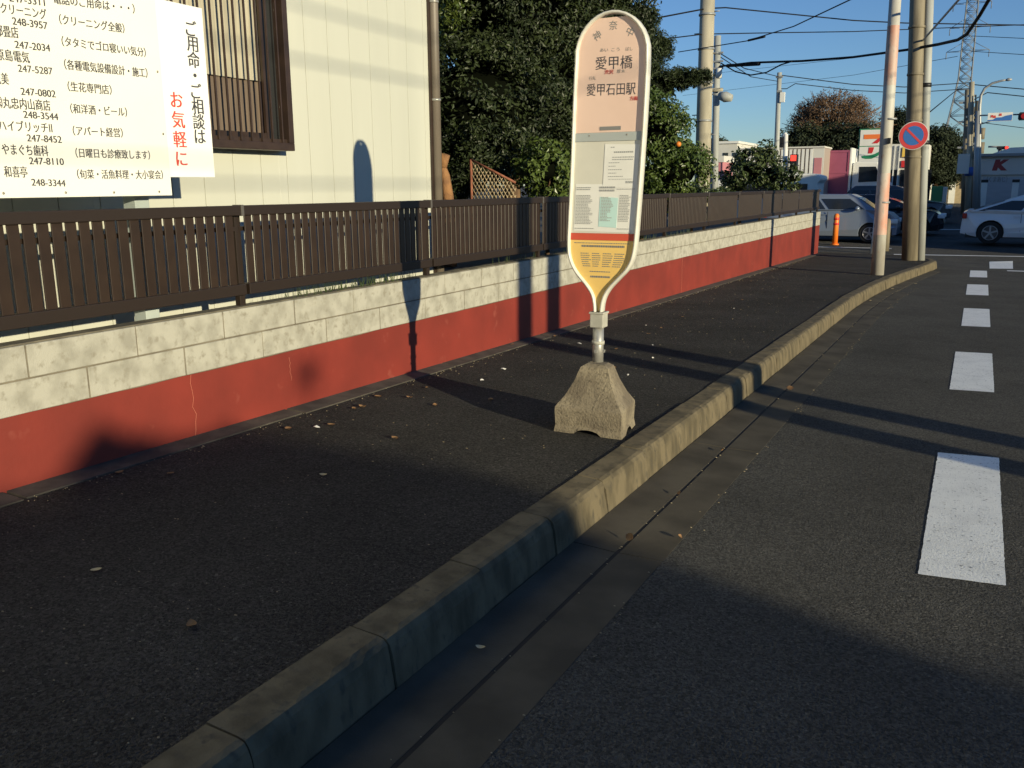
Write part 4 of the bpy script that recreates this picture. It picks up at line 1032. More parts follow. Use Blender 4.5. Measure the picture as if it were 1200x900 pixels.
wire('thin black wire climbing diagonally to the top of the sky', [(-6.205,20.000,4.103), (-4.245,18.000,3.926), (-3.009,16.000,3.800), (-1.840,14.000,3.789), (-1.312,13.000,3.805)], .010)
wire('thick black splice sleeve on the diagonal wire', [(-4.213,18.000,3.932), (-3.737,17.200,3.857)], .022)
wire('thick black cable bundle running from the steel pole to the three corner poles', [(-7.418,28.000,4.734), (-6.215,27.000,4.656), (-4.612,26.000,4.484), (-3.182,25.000,4.370), (-1.730,23.000,4.206)], .030)
wire('thick black cable sleeve near the thin steel pole', [(-7.107,27.800,4.717), (-5.926,26.800,4.580)], .05)
wire('slack loop of black cable hanging under the cable bundle', [(-7.344,28.000,4.827), (-6.769,27.500,4.496), (-6.197,27.000,4.316), (-5.679,26.600,4.314), (-5.210,26.200,4.446), (-4.881,26.000,4.491)], .020)
wire('thick black cable bending steeply up to the right beyond the pale grey pole', [(-1.730,23.000,4.206), (-1.091,22.000,4.141), (-0.702,21.000,4.067), (-0.527,20.400,4.085), (-0.320,19.400,4.258), (-0.152,18.600,4.458), (0.037,18.000,4.790)], .034)
wire('pair of thin wires from the steel pole down to the slender far pole, upper', [(-7.409,28.000,5.125), (-7.826,33.000,5.239), (-8.397,42.000,5.866)], .016)
wire('lower thin wire from the steel pole down to the slender far pole', [(-7.405,28.000,5.027), (-7.801,34.000,5.048), (-8.498,42.000,5.692)], .014)
wire('thin wire leaving the top of the slender far pole to the right', [(-8.364,42.000,5.936), (-6.839,43.000,5.729), (-5.514,44.000,5.566), (-3.538,46.000,5.528), (-0.930,48.000,5.754)], .020)
wire('thin wire leaving the middle of the slender far pole to the right', [(-8.330,42.000,5.358), (-8.035,42.000,5.343), (-7.681,42.000,5.539), (-5.495,44.000,5.310), (-3.516,46.000,5.266), (-0.904,48.000,5.489)], .018)
wire('thin wire running right from the crossing above the curved lamp', [(-0.816,48.000,5.673), (-0.070,48.000,5.557), (1.318,48.000,5.353), (4.599,48.000,5.056)], .022)
wire('thin wire running right from the crossing below the curved lamp arm', [(-0.747,48.000,4.951), (-0.147,48.000,5.280), (1.351,48.000,5.037), (4.651,48.000,4.625)], .022)
wire('slanting thin wire from the pale grey pole to the lattice pylon foot poles', [(-1.176,22.800,2.815), (-1.119,35.000,4.258), (-0.926,48.000,5.716)], .014)
wire('low thin wire right of the traffic signal arm', [(-0.479,52.000,4.213), (1.621,52.000,3.851), (5.187,52.000,3.652)], .016)
wire('faint far transmission wire left of the pylon, upper', [(-6.037,185.000,25.803), (-33.074,260.000,33.356), (-103.520,340.000,40.597)], .05, 0)
wire('faint far transmission wire right of the pylon, upper', [(-4.342,185.000,26.531), (3.857,170.000,23.491), (13.478,150.000,20.651)], .05, 0)
wire('faint far transmission wire right of the pylon, lower', [(-3.959,185.000,23.931), (4.114,170.000,21.033), (13.739,150.000,18.450)], .05, 0)
wire('faint far transmission wire left of the pylon, lower', [(-5.931,185.000,23.205), (-32.759,260.000,29.062), (-103.273,340.000,33.842)], .05, 0)
mb = MB(); mb.tube([(-1.460,22.700,4.329), (-0.626,18.000,4.346), (-0.297,16.000,4.315)], .022, 6); o = mb.build('guy_wire', M['pole_grey']); tag(o, 'pale covered guy wire slanting up right from the brown pole', 'wire')

# ------------------------------------------------------------------ vehicles
def wheel(parent, x, y, r, w, side, rim='rim'):
    t = MB(); t.tube([(x, y-w/2, r), (x, y-w/2+.02, r), (x, y+w/2-.02, r), (x, y+w/2, r)], [r*.93, r, r, r*.93], 28)
    ty = t.build('wheel', M['tyre'], parent, local=True)
    yo = y+side*(w/2+.004)
    m = MB(); m.tube([(x, yo, r), (x, yo+side*.012, r)], r*.66, 24, smooth=False); m.build('rim_back', M['rimdark'], ty, local=True); m = MB()
    m.tube([(x, yo+side*.03, r), (x, yo+side*.034, r)], r*.14, 12); m.tube([(x+math.cos(a)*r*.63, yo+side*.016, r+math.sin(a)*r*.63) for a in [2*math.pi*k/24 for k in range(25)]], r*.035, 5, cap=False)
    for k in range(5):
        a = 2*math.pi*k/5+.3
        m.box((x+math.cos(a)*r*.34, yo+side*.02, r+math.sin(a)*r*.34), (r*.56, .02, r*.15), Matrix.Rotation(-a, 3, 'Y'))
    m.build('rim', M['rim'] if rim == 'rim' else M[rim], ty, local=True)
def car(name, label, loc, heading, L, Wd, prof, cab, axles, r, paint, cat='car', split=(), lamps=True, rimm='rim', group=None):
    """prof: lower body outline (x from rear 0 to front L, z) going rear to front over the top; cab: greenhouse rings (z, x_rear, x_front, half width)"""
    root = thing(name, loc, label, cat, group); root.rotation_euler = (0, 0, heading)
    hw_ = Wd/2
    # outline with wheel arches along the bottom
    out = list(prof); bot = []
    zb = .20
    for ax in sorted(axles, reverse=True):
        ra = r*1.12
        bot += [(ax+ra*math.cos(a), max(zb, r+ra*math.sin(a))) for a in [math.radians(d) for d in range(-20, 201, 20)]]
    out = [(x-L/2, z) for x, z in out]; bot = [(x-L/2, z) for x, z in bot]
    full = out+bot
    m = MB(); n = len(full)
    def ins(z): return .05*max(0, (z-.55))/.4+(.04*max(0, .40-z)/.2)
    A = [(x, -hw_+ins(z), z) for x, z in full]; Bq = [(x, hw_-ins(z), z) for x, z in full]
    # nose and tail rounding: narrower towards the ends
    def nr(x): 
        e = max(0, abs(x)-(L/2-.45))/.45; return .16*e*e
    A = [(x, y+nr(x), z) for x, y, z in A]; Bq = [(x, y-nr(x), z) for x, y, z in Bq]
    m.add(A+Bq, [tuple(range(n-1, -1, -1)), tuple(range(n, 2*n))]+[(i, (i+1) % n, n+(i+1) % n, n+i) for i in range(n)])
    body = m.build('body', M[paint], root, local=True, bevel=.018)
    m = MB(); m.span((-L/2+.15, -hw_+.12, .18), (L/2-.15, hw_-.12, .55)); m.build('underbody', M['dark'], root, local=True)
    # greenhouse
    m = MB(); rings = []
    for z, xr, xf, h_ in cab:
        xr -= L/2; xf -= L/2; rings.append([(xr, -h_*.94, z), (xr+.12, -h_, z), (xf-.25, -h_, z), (xf, -h_*.90, z), (xf, h_*.90, z), (xf-.25, h_, z), (xr+.12, h_, z), (xr, h_*.94, z)])
    vs = [p for rg in rings for p in rg]; fs = [(i*8+j, i*8+(j+1) % 8, (i+1)*8+(j+1) % 8, (i+1)*8+j) for i in range(len(rings)-1) for j in range(8)]
    fs.append(tuple((len(rings)-1)*8+j for j in range(8))); m.add(vs, fs); m.build('roof', M[paint], root, local=True, bevel=.02)
    # windows: quads just proud of the lowest greenhouse band
    lo_, hi_ = [Vector(p) for p in rings[0]], [Vector(p) for p in rings[1]]
    def pane(nm, a, b, c, d, push):
        m = MB(); cc = [Vector(q)+Vector(push) for q in (a, b, c, d)]; ce = sum(cc, Vector())/4
        m.add(cc, [(0, 1, 2, 3)]); m.build(nm, M['carglass'], root, local=True)
    def mix(p, q, t): return p.lerp(q, t)
    for s_ in (0, 1):
        a, b = (lo_[1], lo_[2]) if s_ == 0 else (lo_[6], lo_[5]); d, c = (hi_[1], hi_[2]) if s_ == 0 else (hi_[6], hi_[5])
        push = (0, -.012 if s_ == 0 else .012, 0); cuts = [0.0]+list(split)+[1.0]
        for i in range(len(cuts)-1):
            t0, t1 = cuts[i]+.018, cuts[i+1]-.018
            pane('side_window', mix(mix(a, b, t0), mix(d, c, t0), .06), mix(mix(a, b, t1), mix(d, c, t1), .06), mix(mix(a, b, t1), mix(d, c, t1), .9), mix(mix(a, b, t0), mix(d, c, t0), .9), push)
    pane('windscreen', mix(lo_[3], hi_[3], .06), mix(lo_[4], hi_[4], .06), mix(lo_[4], hi_[4], .92), mix(lo_[3], hi_[3], .92), (.012, 0, .008))
    pane('rear_window', mix(lo_[0], hi_[0], .12), mix(lo_[7], hi_[7], .12), mix(lo_[7], hi_[7], .88), mix(lo_[0], hi_[0], .88), (-.012, 0, .008))
    for ax in axles:
        for s_ in (-1, 1): wheel(root, ax-L/2, s_*(hw_-.13), r, .21, s_, rimm)
    zt = prof[len(prof)//2][1]
    for s_ in (-1, 1):
        m = MB(); m.box((L/2-.16, s_*(hw_-.25), .68), (.24, .34, .14), Matrix.Rotation(-s_*.35, 3, 'Z')); m.build('headlight', M['lampglass'], root, local=True, bevel=.03)
        m = MB(); m.box((-L/2+.09, s_*(hw_-.22), .82), (.12, .28, .16)); m.build('tail_light', M['taillamp'], root, local=True, bevel=.02)
        xm = cab[0][2]-L/2-.55; m = MB(); m.ell((xm, s_*(hw_+.06), cab[0][0]+.05), (.08, .11, .075), 10, 7); m.build('wing_mirror', M[paint], root, local=True)
        for t in split:
            xs = (cab[0][1]-L/2+.12)+(cab[0][2]-cab[0][1]-.37)*t
            m = MB(); m.box((xs-.12, s_*(hw_-.012), cab[0][0]-.14), (.17, .03, .03)); m.build('door_handle', M[paint], root, local=True, bevel=.006)
            m = MB(); m.box((xs, s_*(hw_-.0185), cab[0][0]-.32), (.012, .02, .52)); m.build('door_seam', M['dark'], root, local=True)
    return root
zc = zr(31.5)
wag = [(0,.35),(.0,.60),(.03,1.0),(.10,1.06),(3.2,1.05),(3.55,1.02),(3.95,.92),(4.14,.76),(4.2,.50),(4.18,.25)]
car('station_wagon', 'silver blue station wagon in shade past the end of the wall', (-2.201-2.1, 31.2, zr(31.2)), 0, 4.2, 1.70, wag,
    [(1.02, .03, 3.55, .80), (1.41, .14, 2.98, .70), (1.51, .28, 2.75, .62)], (.70, 3.40), .30, 'silver', split=(.30, .62))
sed = [(0,.30),(.02,.62),(.06,.92),(.20,1.00),(.9,1.0),(3.4,.93),(4.1,.80),(4.45,.66),(4.55,.50),(4.5,.25)]
car('white_sedan', 'white fastback sedan stopped at the right edge of the crossing', (-0.441+2.28, 31.0, zr(31.0)+.06), 0, 4.55, 1.76, sed,
    [(.95, .20, 3.55, .80), (1.30, 1.25, 2.75, .68), (1.46, 1.75, 2.35, .58)], (.80, 3.5), .33, 'whitecar', split=(.42, .72), rimm='steel')
o = bpy.data.objects['white_sedan']
blk = [(0,.35),(.0,.60),(.05,.95),(.15,1.02),(2.6,1.0),(3.2,.96),(4.0,.84),(4.25,.66),(4.3,.45),(4.28,.25)]
car('hatchback', 'black hatchback half hidden behind the pole group', (-0.998-2.15, 35.0, zr(35.0)), 0, 4.3, 1.75, blk,
    [(.94, .02, 3.35, .82), (1.28, .3, 2.5, .68), (1.41, .5, 2.1, .58)], (.75, 3.5), .32, 'blackcar', split=(.36, .68))
car('hatchback', 'dark grey car with a bright headlight behind the pale grey pole', (-1.036-2.1, 42.0, zr(42.0)), 0, 4.3, 1.75, blk,
    [(.98, .02, 3.35, .82), (1.42, .3, 2.5, .68), (1.56, .5, 2.1, .58)], (.75, 3.5), .32, 'greycar', split=(.36, .68))

# trucks behind the crossing
def truck(label, x0, y, L, H, Wd, box_mat, rib_mat, cab_mat, ribs, front_white, z0):
    root = thing('box_truck', (x0, y, z0), label, 'truck')
    m = MB(); m.span((x0-L, y-Wd/2, z0+.95), (x0, y+Wd/2, z0+H)); bx = m.build('cargo_box', M[box_mat], root, bevel=.02)
    m = MB()
    for k in range(ribs+1):
        x = x0-L+(L-.08)*k/ribs+.04; m.span((x-.035, y-Wd/2-.03, z0+1.0), (x+.035, y-Wd/2+.0, z0+H-.06))
    m.build('ribs', M[rib_mat], bx)
    m = MB()
    for z in (z0+.97, z0+H-.10, z0+(H+.95)/2): m.span((x0-L+.02, y-Wd/2-.022, z), (x0-.02, y-Wd/2, z+.09))
    m.build('rails', M[rib_mat], bx)
    m = MB(); m.span((x0+.003, y-Wd/2-.03, z0+.95), (x0+.10, y+Wd/2+.03, z0+H+.10)); m.build('front_wall', M[front_white], bx, bevel=.02)
    m = MB(); m.span((x0-L, y-.4, z0+.6), (x0+1.2, y+.4, z0+.93)); m.build('chassis', M['dark'], root)
    # cab
    pr = [(.15, .55), (.15, 2.45), (.30, 2.58), (1.25, 2.55), (1.62, 1.75), (1.78, 1.55), (1.80, .55)]
    m = MB(); m.prism(pr, (x0, y-Wd/2+.08, z0), (1, 0, 0), (0, 0, 1), (0, Wd-.16, 0)); cb = m.build('cab', M[cab_mat], root, bevel=.05)
    for yy in (y-Wd/2+.068, y+Wd/2-.068):
        m = MB(); m.prism([(.45, 1.62), (.45, 2.34), (1.18, 2.34), (1.48, 1.66)], (x0, yy, z0), (1, 0, 0), (0, 0, 1), (0, .012 if yy < y else -.012, 0)); m.build('side_window', M['carglass'], cb)
    m = MB(); m.add([(x0+1.30, y-Wd/2+.25, z0+2.44), (x0+1.645, y-Wd/2+.25, z0+1.74), (x0+1.645, y+Wd/2-.25, z0+1.74), (x0+1.30, y+Wd/2-.25, z0+2.44)], [(0, 1, 2, 3)]); m.build('windscreen', M['carglass'], cb)
    m = MB(); m.box((x0+1.55, y-Wd/2-.05, z0+1.9), (.05, .16, .34)); m.build('wing_mirror', M['dark'], cb)
    for xx in (x0+.95, x0-L+.9):
        for s_ in (-1, 1):
            t = MB(); t.tube([(xx, y+s_*(Wd/2-.12)-.14, z0+.45), (xx, y+s_*(Wd/2-.12)+.14, z0+.45)], .45, 22); w = t.build('wheel', M['tyre'], root)
            t = MB(); t.tube([(xx, y+s_*(Wd/2+.03), z0+.45), (xx, y+s_*(Wd/2+.035), z0+.45)], .24, 16); t.build('rim', M['white'], w)
    return root
zt_ = zr(47)
truck('white cabbed truck with a magenta ribbed cargo box', -5.671, 47, 4.6, 2.786-zt_, 2.1, 'magenta', 'magenta', 'white', 5, 'white', zt_)
zt_ = zr(44)
a, b = (-10.580,44.000,1.311), (-6.574,44.000,2.853)
root = thing('cargo_container', ((a[0]+b[0])/2, 44, zt_), 'container with white vertical stripes behind the loose shrub', 'container')
m = MB(); m.span((a[0], 44, zt_), (b[0], 46.2, b[2])); bd = m.build('box', M['stripegap'], root, bevel=.02)
m = MB(); n_ = 19
for k in range(n_): x = a[0]+.02+(b[0]-.62-a[0])*k/(n_-1); m.span((x, 43.94, zt_+.1), (x+.115, 43.998, b[2]-.04))
m.build('ribs', M['white'], bd)
m = MB(); m.span((b[0]-.5, 43.95, zt_+.1), (b[0]+.02, 43.998, b[2]-.02)); m.build('end_frame', M['offwhite'], bd)
m = MB(); m.span((b[0]-.4, 43.93, zt_+.2), (b[0]-.06, 43.949, b[2]-.45)); m.build('end_panel', M['pinkwall'], bd)
m = MB(); m.span((a[0]-.03, 43.92, b[2]+.002), (b[0]+.03, 46.25, b[2]+.07)); m.build('top_rim', M['offwhite'], bd)
# white van nosing out behind the fence end
zt_ = zr(38); x0 = -5.595
root = thing('white_van', (x0-1.5, 38, zt_), 'white van with a smooth sloping roof behind the far end of the fence', 'van')
pr = [(-4.4, .35), (-4.4, 1.95), (-3.6, 2.22), (-1.2, 2.32), (-.3, 2.30), (-.02, 2.2), (0, 2.05), (-.12, 1.9), (-.15, .35)]
m = MB(); m.prism([(a, b*.93) for a, b in pr], (x0, 37.2, zt_), (1, 0, 0), (0, 0, 1), (0, 1.7, 0)); bd = m.build('body', M['white'], root, bevel=.06)
m = MB(); m.prism([(-3.9, 1.2), (-3.9, 1.7), (-.5, 1.75), (-.5, 1.2)], (x0, 37.18, zt_), (1, 0, 0), (0, 0, 1), (0, .012, 0)); m.build('side_window', M['carglass'], bd)
for xx in (x0-.8, x0-3.6):
    t = MB(); t.tube([(xx, 37.15, zt_+.31), (xx, 37.4, zt_+.31)], .31, 20); w = t.build('wheel', M['tyre'], root)
    t = MB(); t.tube([(xx, 37.13, zt_+.31), (xx, 37.15, zt_+.31)], .18, 16); t.build('rim', M['rim'], w)
# pink sided truck far left and a dark car roof below it
zt_ = zr(50)
root = thing('cargo_container', (-13.499, 50, zt_), 'pink sided cargo container between the steel pole and the shrub', 'container')
a, b = (-14.030,50.000,1.286), (-12.744,50.000,2.608)
m = MB(); m.span((a[0], 50, zt_), (b[0], 52.2, b[2])); bd = m.build('box', M['pinkwall'], root, bevel=.02)
m = MB()
for k in range(5): x = a[0]+.04+(b[0]-a[0]-.1)*k/4; m.span((x, 49.96, zt_), (x+.05, 50.0, b[2]-.2))
m.build('ribs', M['pinkwall'], bd)
m = MB(); m.span((a[0]-.03, 49.95, b[2]-.18), (b[0]+.03, 52.25, b[2]+.16)); m.build('top_rim', M['offwhite'], bd)
root = thing('white_building', (-15.729, 62, zr(62)), 'narrow white flat roofed building over the loose shrub', 'building')
a, b = (-16.202,62.000,1.340), (-14.919,62.000,3.922)
m = MB(); m.span((a[0], 62, zr(62)), (b[0], 68, b[2])); bd = m.build('wall', M['offwhite'], root)
m = MB(); m.span((a[0]-.1, 61.9, b[2]+.003), (b[0]+.1, 68.1, b[2]+.16)); m.build('roof', M['white'], root)
m = MB()
for k in range(2): x = a[0]+.35+k*.65; m.span((x, 61.97, b[2]-1.5), (x+.35, 61.999, b[2]-.6))
m.build('window', M['carglass'], root)
# convenience store with its tall sign
zt_ = zr(55)
u = 0.0449
c = Vector((-5.602,55.000,3.233))
root = thing('store_sign', (c.x, 55, zt_), 'tall white store sign with an orange and red seven over a green curve', 'sign')
m = MB(); m.span((c.x-17.5*u, 55, c.z-20*u), (c.x+17.5*u, 55.35, c.z+22*u)); bd = m.build('sign_box', M['logo_green'], root, bevel=.03)
m = MB(); m.span((c.x-15.8*u, 54.97, c.z+1.2*u), (c.x+15.8*u, 55.02, c.z+20.6*u)); m.span((c.x-15.8*u, 54.97, c.z-18.6*u), (c.x+15.8*u, 55.02, c.z+.2*u)); m.build('white_face', M['white'], bd)
def lp(m, pts, y=54.955): m.prism([(x*u, z*u) for x, z in pts], (c.x, y, c.z), (1, 0, 0), (0, 0, 1), (0, .012, 0))
m = MB(); lp(m, [(-11.5, 9.5), (-11.5, 15), (11.5, 15), (10.5, 12.6), (5.5, 9.5)]); m.build('orange_bar', M['logo_orange'], bd)
m = MB(); lp(m, [(-1.5, 4), (4.5, 9.0), (10.2, 12.2), (11.5, 12.6), (10.8, 9.5), (7, 6), (5, 4)]); lp(m, [(-5, -8), (-4.6, -.6), (1.6, -.6), (.4, -6), (-.6, -8)]); m.build('red_stem', M['logo_red'], bd)
m = MB(); lp(m, [(-12.5, -11), (-11.5, -13.4), (-7, -14.6), (0, -14.4), (6, -11.5), (10.5, -7), (12.5, -3.2), (8.5, -5.8), (3, -8.8), (-3, -10.2), (-9, -10.6)]); m.build('green_curve', M['logo_green'], bd)
m = MB(); m.tube([(c.x-13*u, 55.2, zt_), (c.x-13*u, 55.2, c.z-19*u)], .10, 8); m.tube([(c.x+13*u, 55.2, zt_), (c.x+13*u, 55.2, c.z-19*u)], .10, 8); m.build('sign_post', M['steel'], root)
m = MB(); m.span((c.x-17*u, 55.05, c.z-34*u), (c.x-3*u, 55.25, c.z-22.5*u)); p_ = m.build('red_plate', M['logo_red'], root)
m = MB(); m.span((c.x-14.5*u, 55.03, c.z-31*u), (c.x-5.5*u, 55.06, c.z-25*u)); m.build('plate_face', M['pinkwall'], p_)
m = MB(); m.span((c.x-1*u, 55.05, c.z-34*u), (c.x+14*u, 55.25, c.z-22.5*u)); p_ = m.build('green_plate', M['logo_green'], root)
m = MB(); m.span((c.x+2*u, 55.03, c.z-31.5*u), (c.x+11*u, 55.06, c.z-25*u)); m.build('plate_face', M['white'], p_)
zt_ = zr(60)
a, b = (-5.309,60.000,1.261), (-3.260,60.000,3.539)
root = thing('convenience_store', (a[0], 60, zt_), 'pale store building with red and yellow fascia behind the corner poles', 'store')
m = MB(); m.span((a[0], 60, zt_), (b[0]+.2, 70, b[2])); m.build('wall', M['offwhite'], root)
f0, f1 = (-4.417,60.000,2.166), (-3.383,60.000,3.344)
m = MB(); m.span((f0[0], 59.85, (f0[2]+f1[2])/2+.02), (f1[0], 59.99, f1[2])); m.build('yellow_fascia', M['amber'], root)
m = MB(); m.span((f0[0], 59.85, f0[2]), (f1[0], 59.99, (f0[2]+f1[2])/2-.2)); m.build('red_fascia', M['logo_red'], root)
m = MB()
for k in range(4): x = a[0]+.25+k*.62; m.span((x, 59.96, zt_+.4), (x+.5, 59.995, zt_+2.2))
m.build('window', M['carglass'], root)
m = MB(); 
for px in range(3): m.span((a[0]+.15+px*.28, 59.9, zt_), (a[0]+.22+px*.28, 59.995, b[2]-.1))
m.build('pilaster', M['white'], root)
# tan house far beyond
a, b = (-2.103,70.000,0.008), (-0.961,70.000,2.025)
root = thing('tan_house', (a[0], 70, zr(70)), 'small tan house with a gable roof beyond the dark trees', 'house')
m = MB(); m.span((a[0], 70, zr(70)-.1), (b[0], 76, b[2])); m.build('wall', M['tan'], root)
m = MB(); m.prism([(-.3, 0), ((b[0]-a[0])/2, 1.0), (b[0]-a[0]+.3, 0)], (a[0], 69.7, b[2]+.003), (1, 0, 0), (0, 0, 1), (0, 6.6, 0)); m.build('roof', M['roof_grey'], root)
m = MB(); m.span((a[0]+.15, 69.96, zr(70)), (a[0]+.55, 69.995, b[2]-.1)); m.build('door', M['white'], root)
m = MB(); m.span((a[0]+.85, 69.96, zr(70)+1), (a[0]+1.35, 69.995, zr(70)+1.8)); m.build('window', M['carglass'], root)
q = (-2.190,58.000,0.223)
root = thing('utility_box', (q[0], 58, zr(58)), 'pale green box by the far pavement between the poles', 'box')
m = MB(); m.span((q[0]-.35, 58, zr(58)), (q[0]+.25, 58.5, zr(58)+1.25)); m.build('cabinet', M['green'], root, bevel=.03)
m = MB(); m.span((q[0]+.26, 58, zr(58)), (q[0]+.48, 58.5, zr(58)+1.2)); m.build('side_panel', M['white'], root, bevel=.02)
# pale shop on the right
zt_ = zr(50)
a, b = (-0.192,50.000,0.163), (4.787,50.000,2.464)
root = thing('shop_building', (a[0], 50, zt_), 'pale grey shop with a dark red letter on its fascia at the right', 'shop')
m = MB(); m.span((a[0], 50, zt_-.2), (b[0], 58, b[2])); m.build('wall', M['kshop'], root)
m = MB(); m.span((a[0]-.15, 49.7, b[2]+.003), (b[0]+.2, 58.2, b[2]+.13)); m.build('roof_edge', M['roof_grey'], root)
m = MB(); m.prism([(0, 0), (.8, .28), (3.2, .34), (7.2, 0)], (a[0]+.5, 50.5, b[2]+.135), (1, 0, 0), (0, 0, 1), (0, 6, 0)); m.build('roof', M['white'], root)
f0, f1 = (-0.292,49.900,1.598), (4.791,49.900,2.347)
m = MB(); m.span((f0[0]+.05, 49.88, f0[2]), (f1[0], 49.995, f1[2])); fa = m.build('fascia', M['kshop'], root)
m = MB(); k0 = (0.463,49.870,1.791); k1 = (1.081,49.870,1.783); letter(m, 'K', (k0[0], 49.872, k0[2]), (1, 0, 0), (.22, 0, 1), k1[0]-k0[0]-.1, .66, .05); m.build('lettering', M['shopred'], fa)
g0, g1 = (-0.071,49.930,0.082), (4.895,49.930,1.483)
m = MB(); m.span((g0[0]+.12, 49.93, zt_), (g1[0], 49.995, g1[2])); sh = m.build('shutter', M['kshutter'], root)
m = MB(); k0 = (0.221,49.920,1.268); k1 = (1.099,49.920,1.262); letter(m, '（くまあじ）', (k0[0], 49.922, k0[2]), (1, 0, 0), (0, 0, 1), k1[0]-k0[0], .26, .01); m.build('lettering', M['inkgrey'], sh)
for px, lb in ((0.139, 'white post with a black cap left of the shop lettering'), (1.425, 'white post with a black cap right of the shop lettering')):
    root = thing('gate_post', (px, 48, zr(48)), lb, 'post', 'capped posts before the shop')
    m = MB(); m.span((px-.13, 48, zr(48)), (px+.13, 48.2, 1.230)); m.build('post_shaft', M['white'], root, bevel=.01)
    m = MB(); m.span((px-.15, 47.98, 1.230+.003), (px+.15, 48.22, 1.367)); m.build('cap', M['dark'], root, bevel=.01)

# ------------------------------------------------------------------ off to the right, behind the photographer's side of the road
HS = [(-11, 1.12), (-3.4, 1.10), (-3.1, 1.04), (-2.9, .98), (-2.66, 1.02), (-2.56, 1.15), (-2.46, 1.22), (-2.38, 1.10), (-2.28, .99), (-1.95, 1.02), (-1.7, 1.0), (-1.6, .97), (-1.52, .85), (-1.43, .70), (-1.32, .54), (-1.22, .38), (-1.17, .26), (-1.0, .17), (-.78, .10), (-.37, .0), (.5, -.10), (.5, -3.4), (-11, -3.4)]  # hedge outline worked back from the edge of its shade
HX, HYO, HZO = 14.0, -2.84, 1.26+1.264
root = thing('caster_hedge', (HX, -6, zr(-6)), 'unseen hedge across the road, shaped to cast the foreground shade', 'hedge')  # unseen hedge, added and shaped to cast the foreground shade
m = MB(); m.prism([(y+HYO, z+HZO-.05) for y, z in HS], (HX-.7, 0, 0), (0, 1, 0), (0, 0, 1), (1.4, 0, 0)); m.build('shade_core', M['core'], root)  # solid black core along the outline, keeps the sun from leaking through
C_, N_ = [], []
top_ = [(y+HYO, z+HZO) for y, z in HS[:21]]
for k in range(14000):
    i_ = random.choices(range(len(top_)-1), [max(.3, min(3, top_[i+1][0]-top_[i][0])) for i in range(len(top_)-1)])[0]
    t = random.random(); y = top_[i_][0]*(1-t)+top_[i_+1][0]*t; z = top_[i_][1]*(1-t)+top_[i_+1][1]*t
    C_.append((HX+random.uniform(-.75, .75), y+random.gauss(0, .02), z-abs(random.gauss(0, .08))-.02)); N_.append((random.uniform(-.5, .5), random.uniform(-.3, .3), 1))
for k in range(9000):
    y = random.uniform(-11, .5)+HYO; zt = float(np.interp(y, [p[0] for p in top_], [p[1] for p in top_]))
    C_.append((HX+random.choice((-1, 1))*random.uniform(.66, .8), y, random.uniform(zr(y), zt))); N_.append((C_[-1][0]-HX, 0, .3))
for k in range(80):
    C_.append((HX+random.gauss(0, .08), -1.26+HYO+random.gauss(0, .07), 1.29+HZO+random.gauss(0, .06))); N_.append((0, 0, 1))
V_, F_ = leaf_cloud(np.array(C_), np.array(N_, dtype=float), .07); arr_mesh('foliage', V_, F_, M['leaf_dark'], root)
m = MB(); m.tube([(HX, -1.27+HYO, HZO+.9), (HX, -1.26+HYO, HZO+1.3)], .012, 5); m.build('twig', M['barkm'], root)  # tuft and twig added for the faint round shadow on the wall
for yy, rr, lb in ((3.42, .16, 'concrete utility pole across the road, further from the hedge'), (2.78, .155, 'concrete utility pole across the road, nearer to the hedge')):
    r1, s1 = pole('roadside_utility_pole', lb, 'utility pole', [(6.0, yy, zr(yy)-.1), (6.0, yy, 9.0)], [rr, rr*.7], 'pole_conc', 16)
    m = MB()
    for z in (4.2, 5.0): m.span((6.0-.5, yy-.06, z), (6.5, yy+.06, z+.09))
    m.build('crossarm', M['steel'], s1)
for (x, z, r, lb) in ((8.0, 1.264+3.88, .010, 'upper roadside telephone cable across the road'), (8.0, 1.264+3.52, .011, 'middle roadside telephone cable across the road'), (8.0, 1.264+2.67, .010, 'lower roadside telephone cable across the road')):
    mb = MB(); mb.tube([(x, -14+2.2*i, z-.12*math.sin(math.pi*i/16)+.05) for i in range(17)], r, 6); o = mb.build('roadside_cable', M['cable']); tag(o, lb, 'wire', 'roadside cables')
root = thing('caster_building', (12, 34, zr(34)), 'unseen plain building right of the crossing, sized to shade it', 'building')  # unseen building, placed and sized to keep the far crossing shaded
m = MB(); m.span((9, 24.6, -1), (16, 46.5, 4.55)); m.build('wall', M['offwhite'], root)
m = MB(); m.span((8.9, 24.5, 4.553), (16.1, 46.6, 4.7)); m.build('roof', M['roof_grey'], root)
m = MB()
for k in range(7): m.span((8.95, 26+k*2.8, 1.0), (8.995, 27.6+k*2.8, 2.4))
m.build('window', M['carglass'], root)

for k, (ya, yb, hh) in enumerate(((-62, -47, 4.7), (-45, -31, 4.2), (-29.5, -16, 4.9), (-14.5, -2, 4.4), (-.5, 9, 4.8))):  # unseen houses added to block the bright low sky towards the sun
    root = thing('sky_block_house', (34, (ya+yb)/2, -1), ('unseen house added to block low sky, farthest back along the road', 'unseen house added to block low sky, second from the back of the row', 'unseen house added to block low sky, middle of the row', 'unseen house added to block low sky, next to the nearest of the row', 'unseen house added to block low sky, nearest to the crossing')[k], 'house')
    m = MB(); m.span((31, ya, -1.6), (40, yb, hh)); m.build('wall', M['kshop'], root)
    m = MB(); m.prism([(-.6, 0), (4.5, 1.1), (9.6, 0)], (31, ya-.4, hh+.003), (1, 0, 0), (0, 0, 1), (0, yb-ya+.8, 0)); m.build('roof', M['roof_grey'], root)
    for j in range(3):
        m = MB(); y = ya+(yb-ya)*(j+.5)/3; m.span((30.96, y-.8, 1.0), (30.995, y+.8, 2.4)); m.build('window', M['carglass'], root)
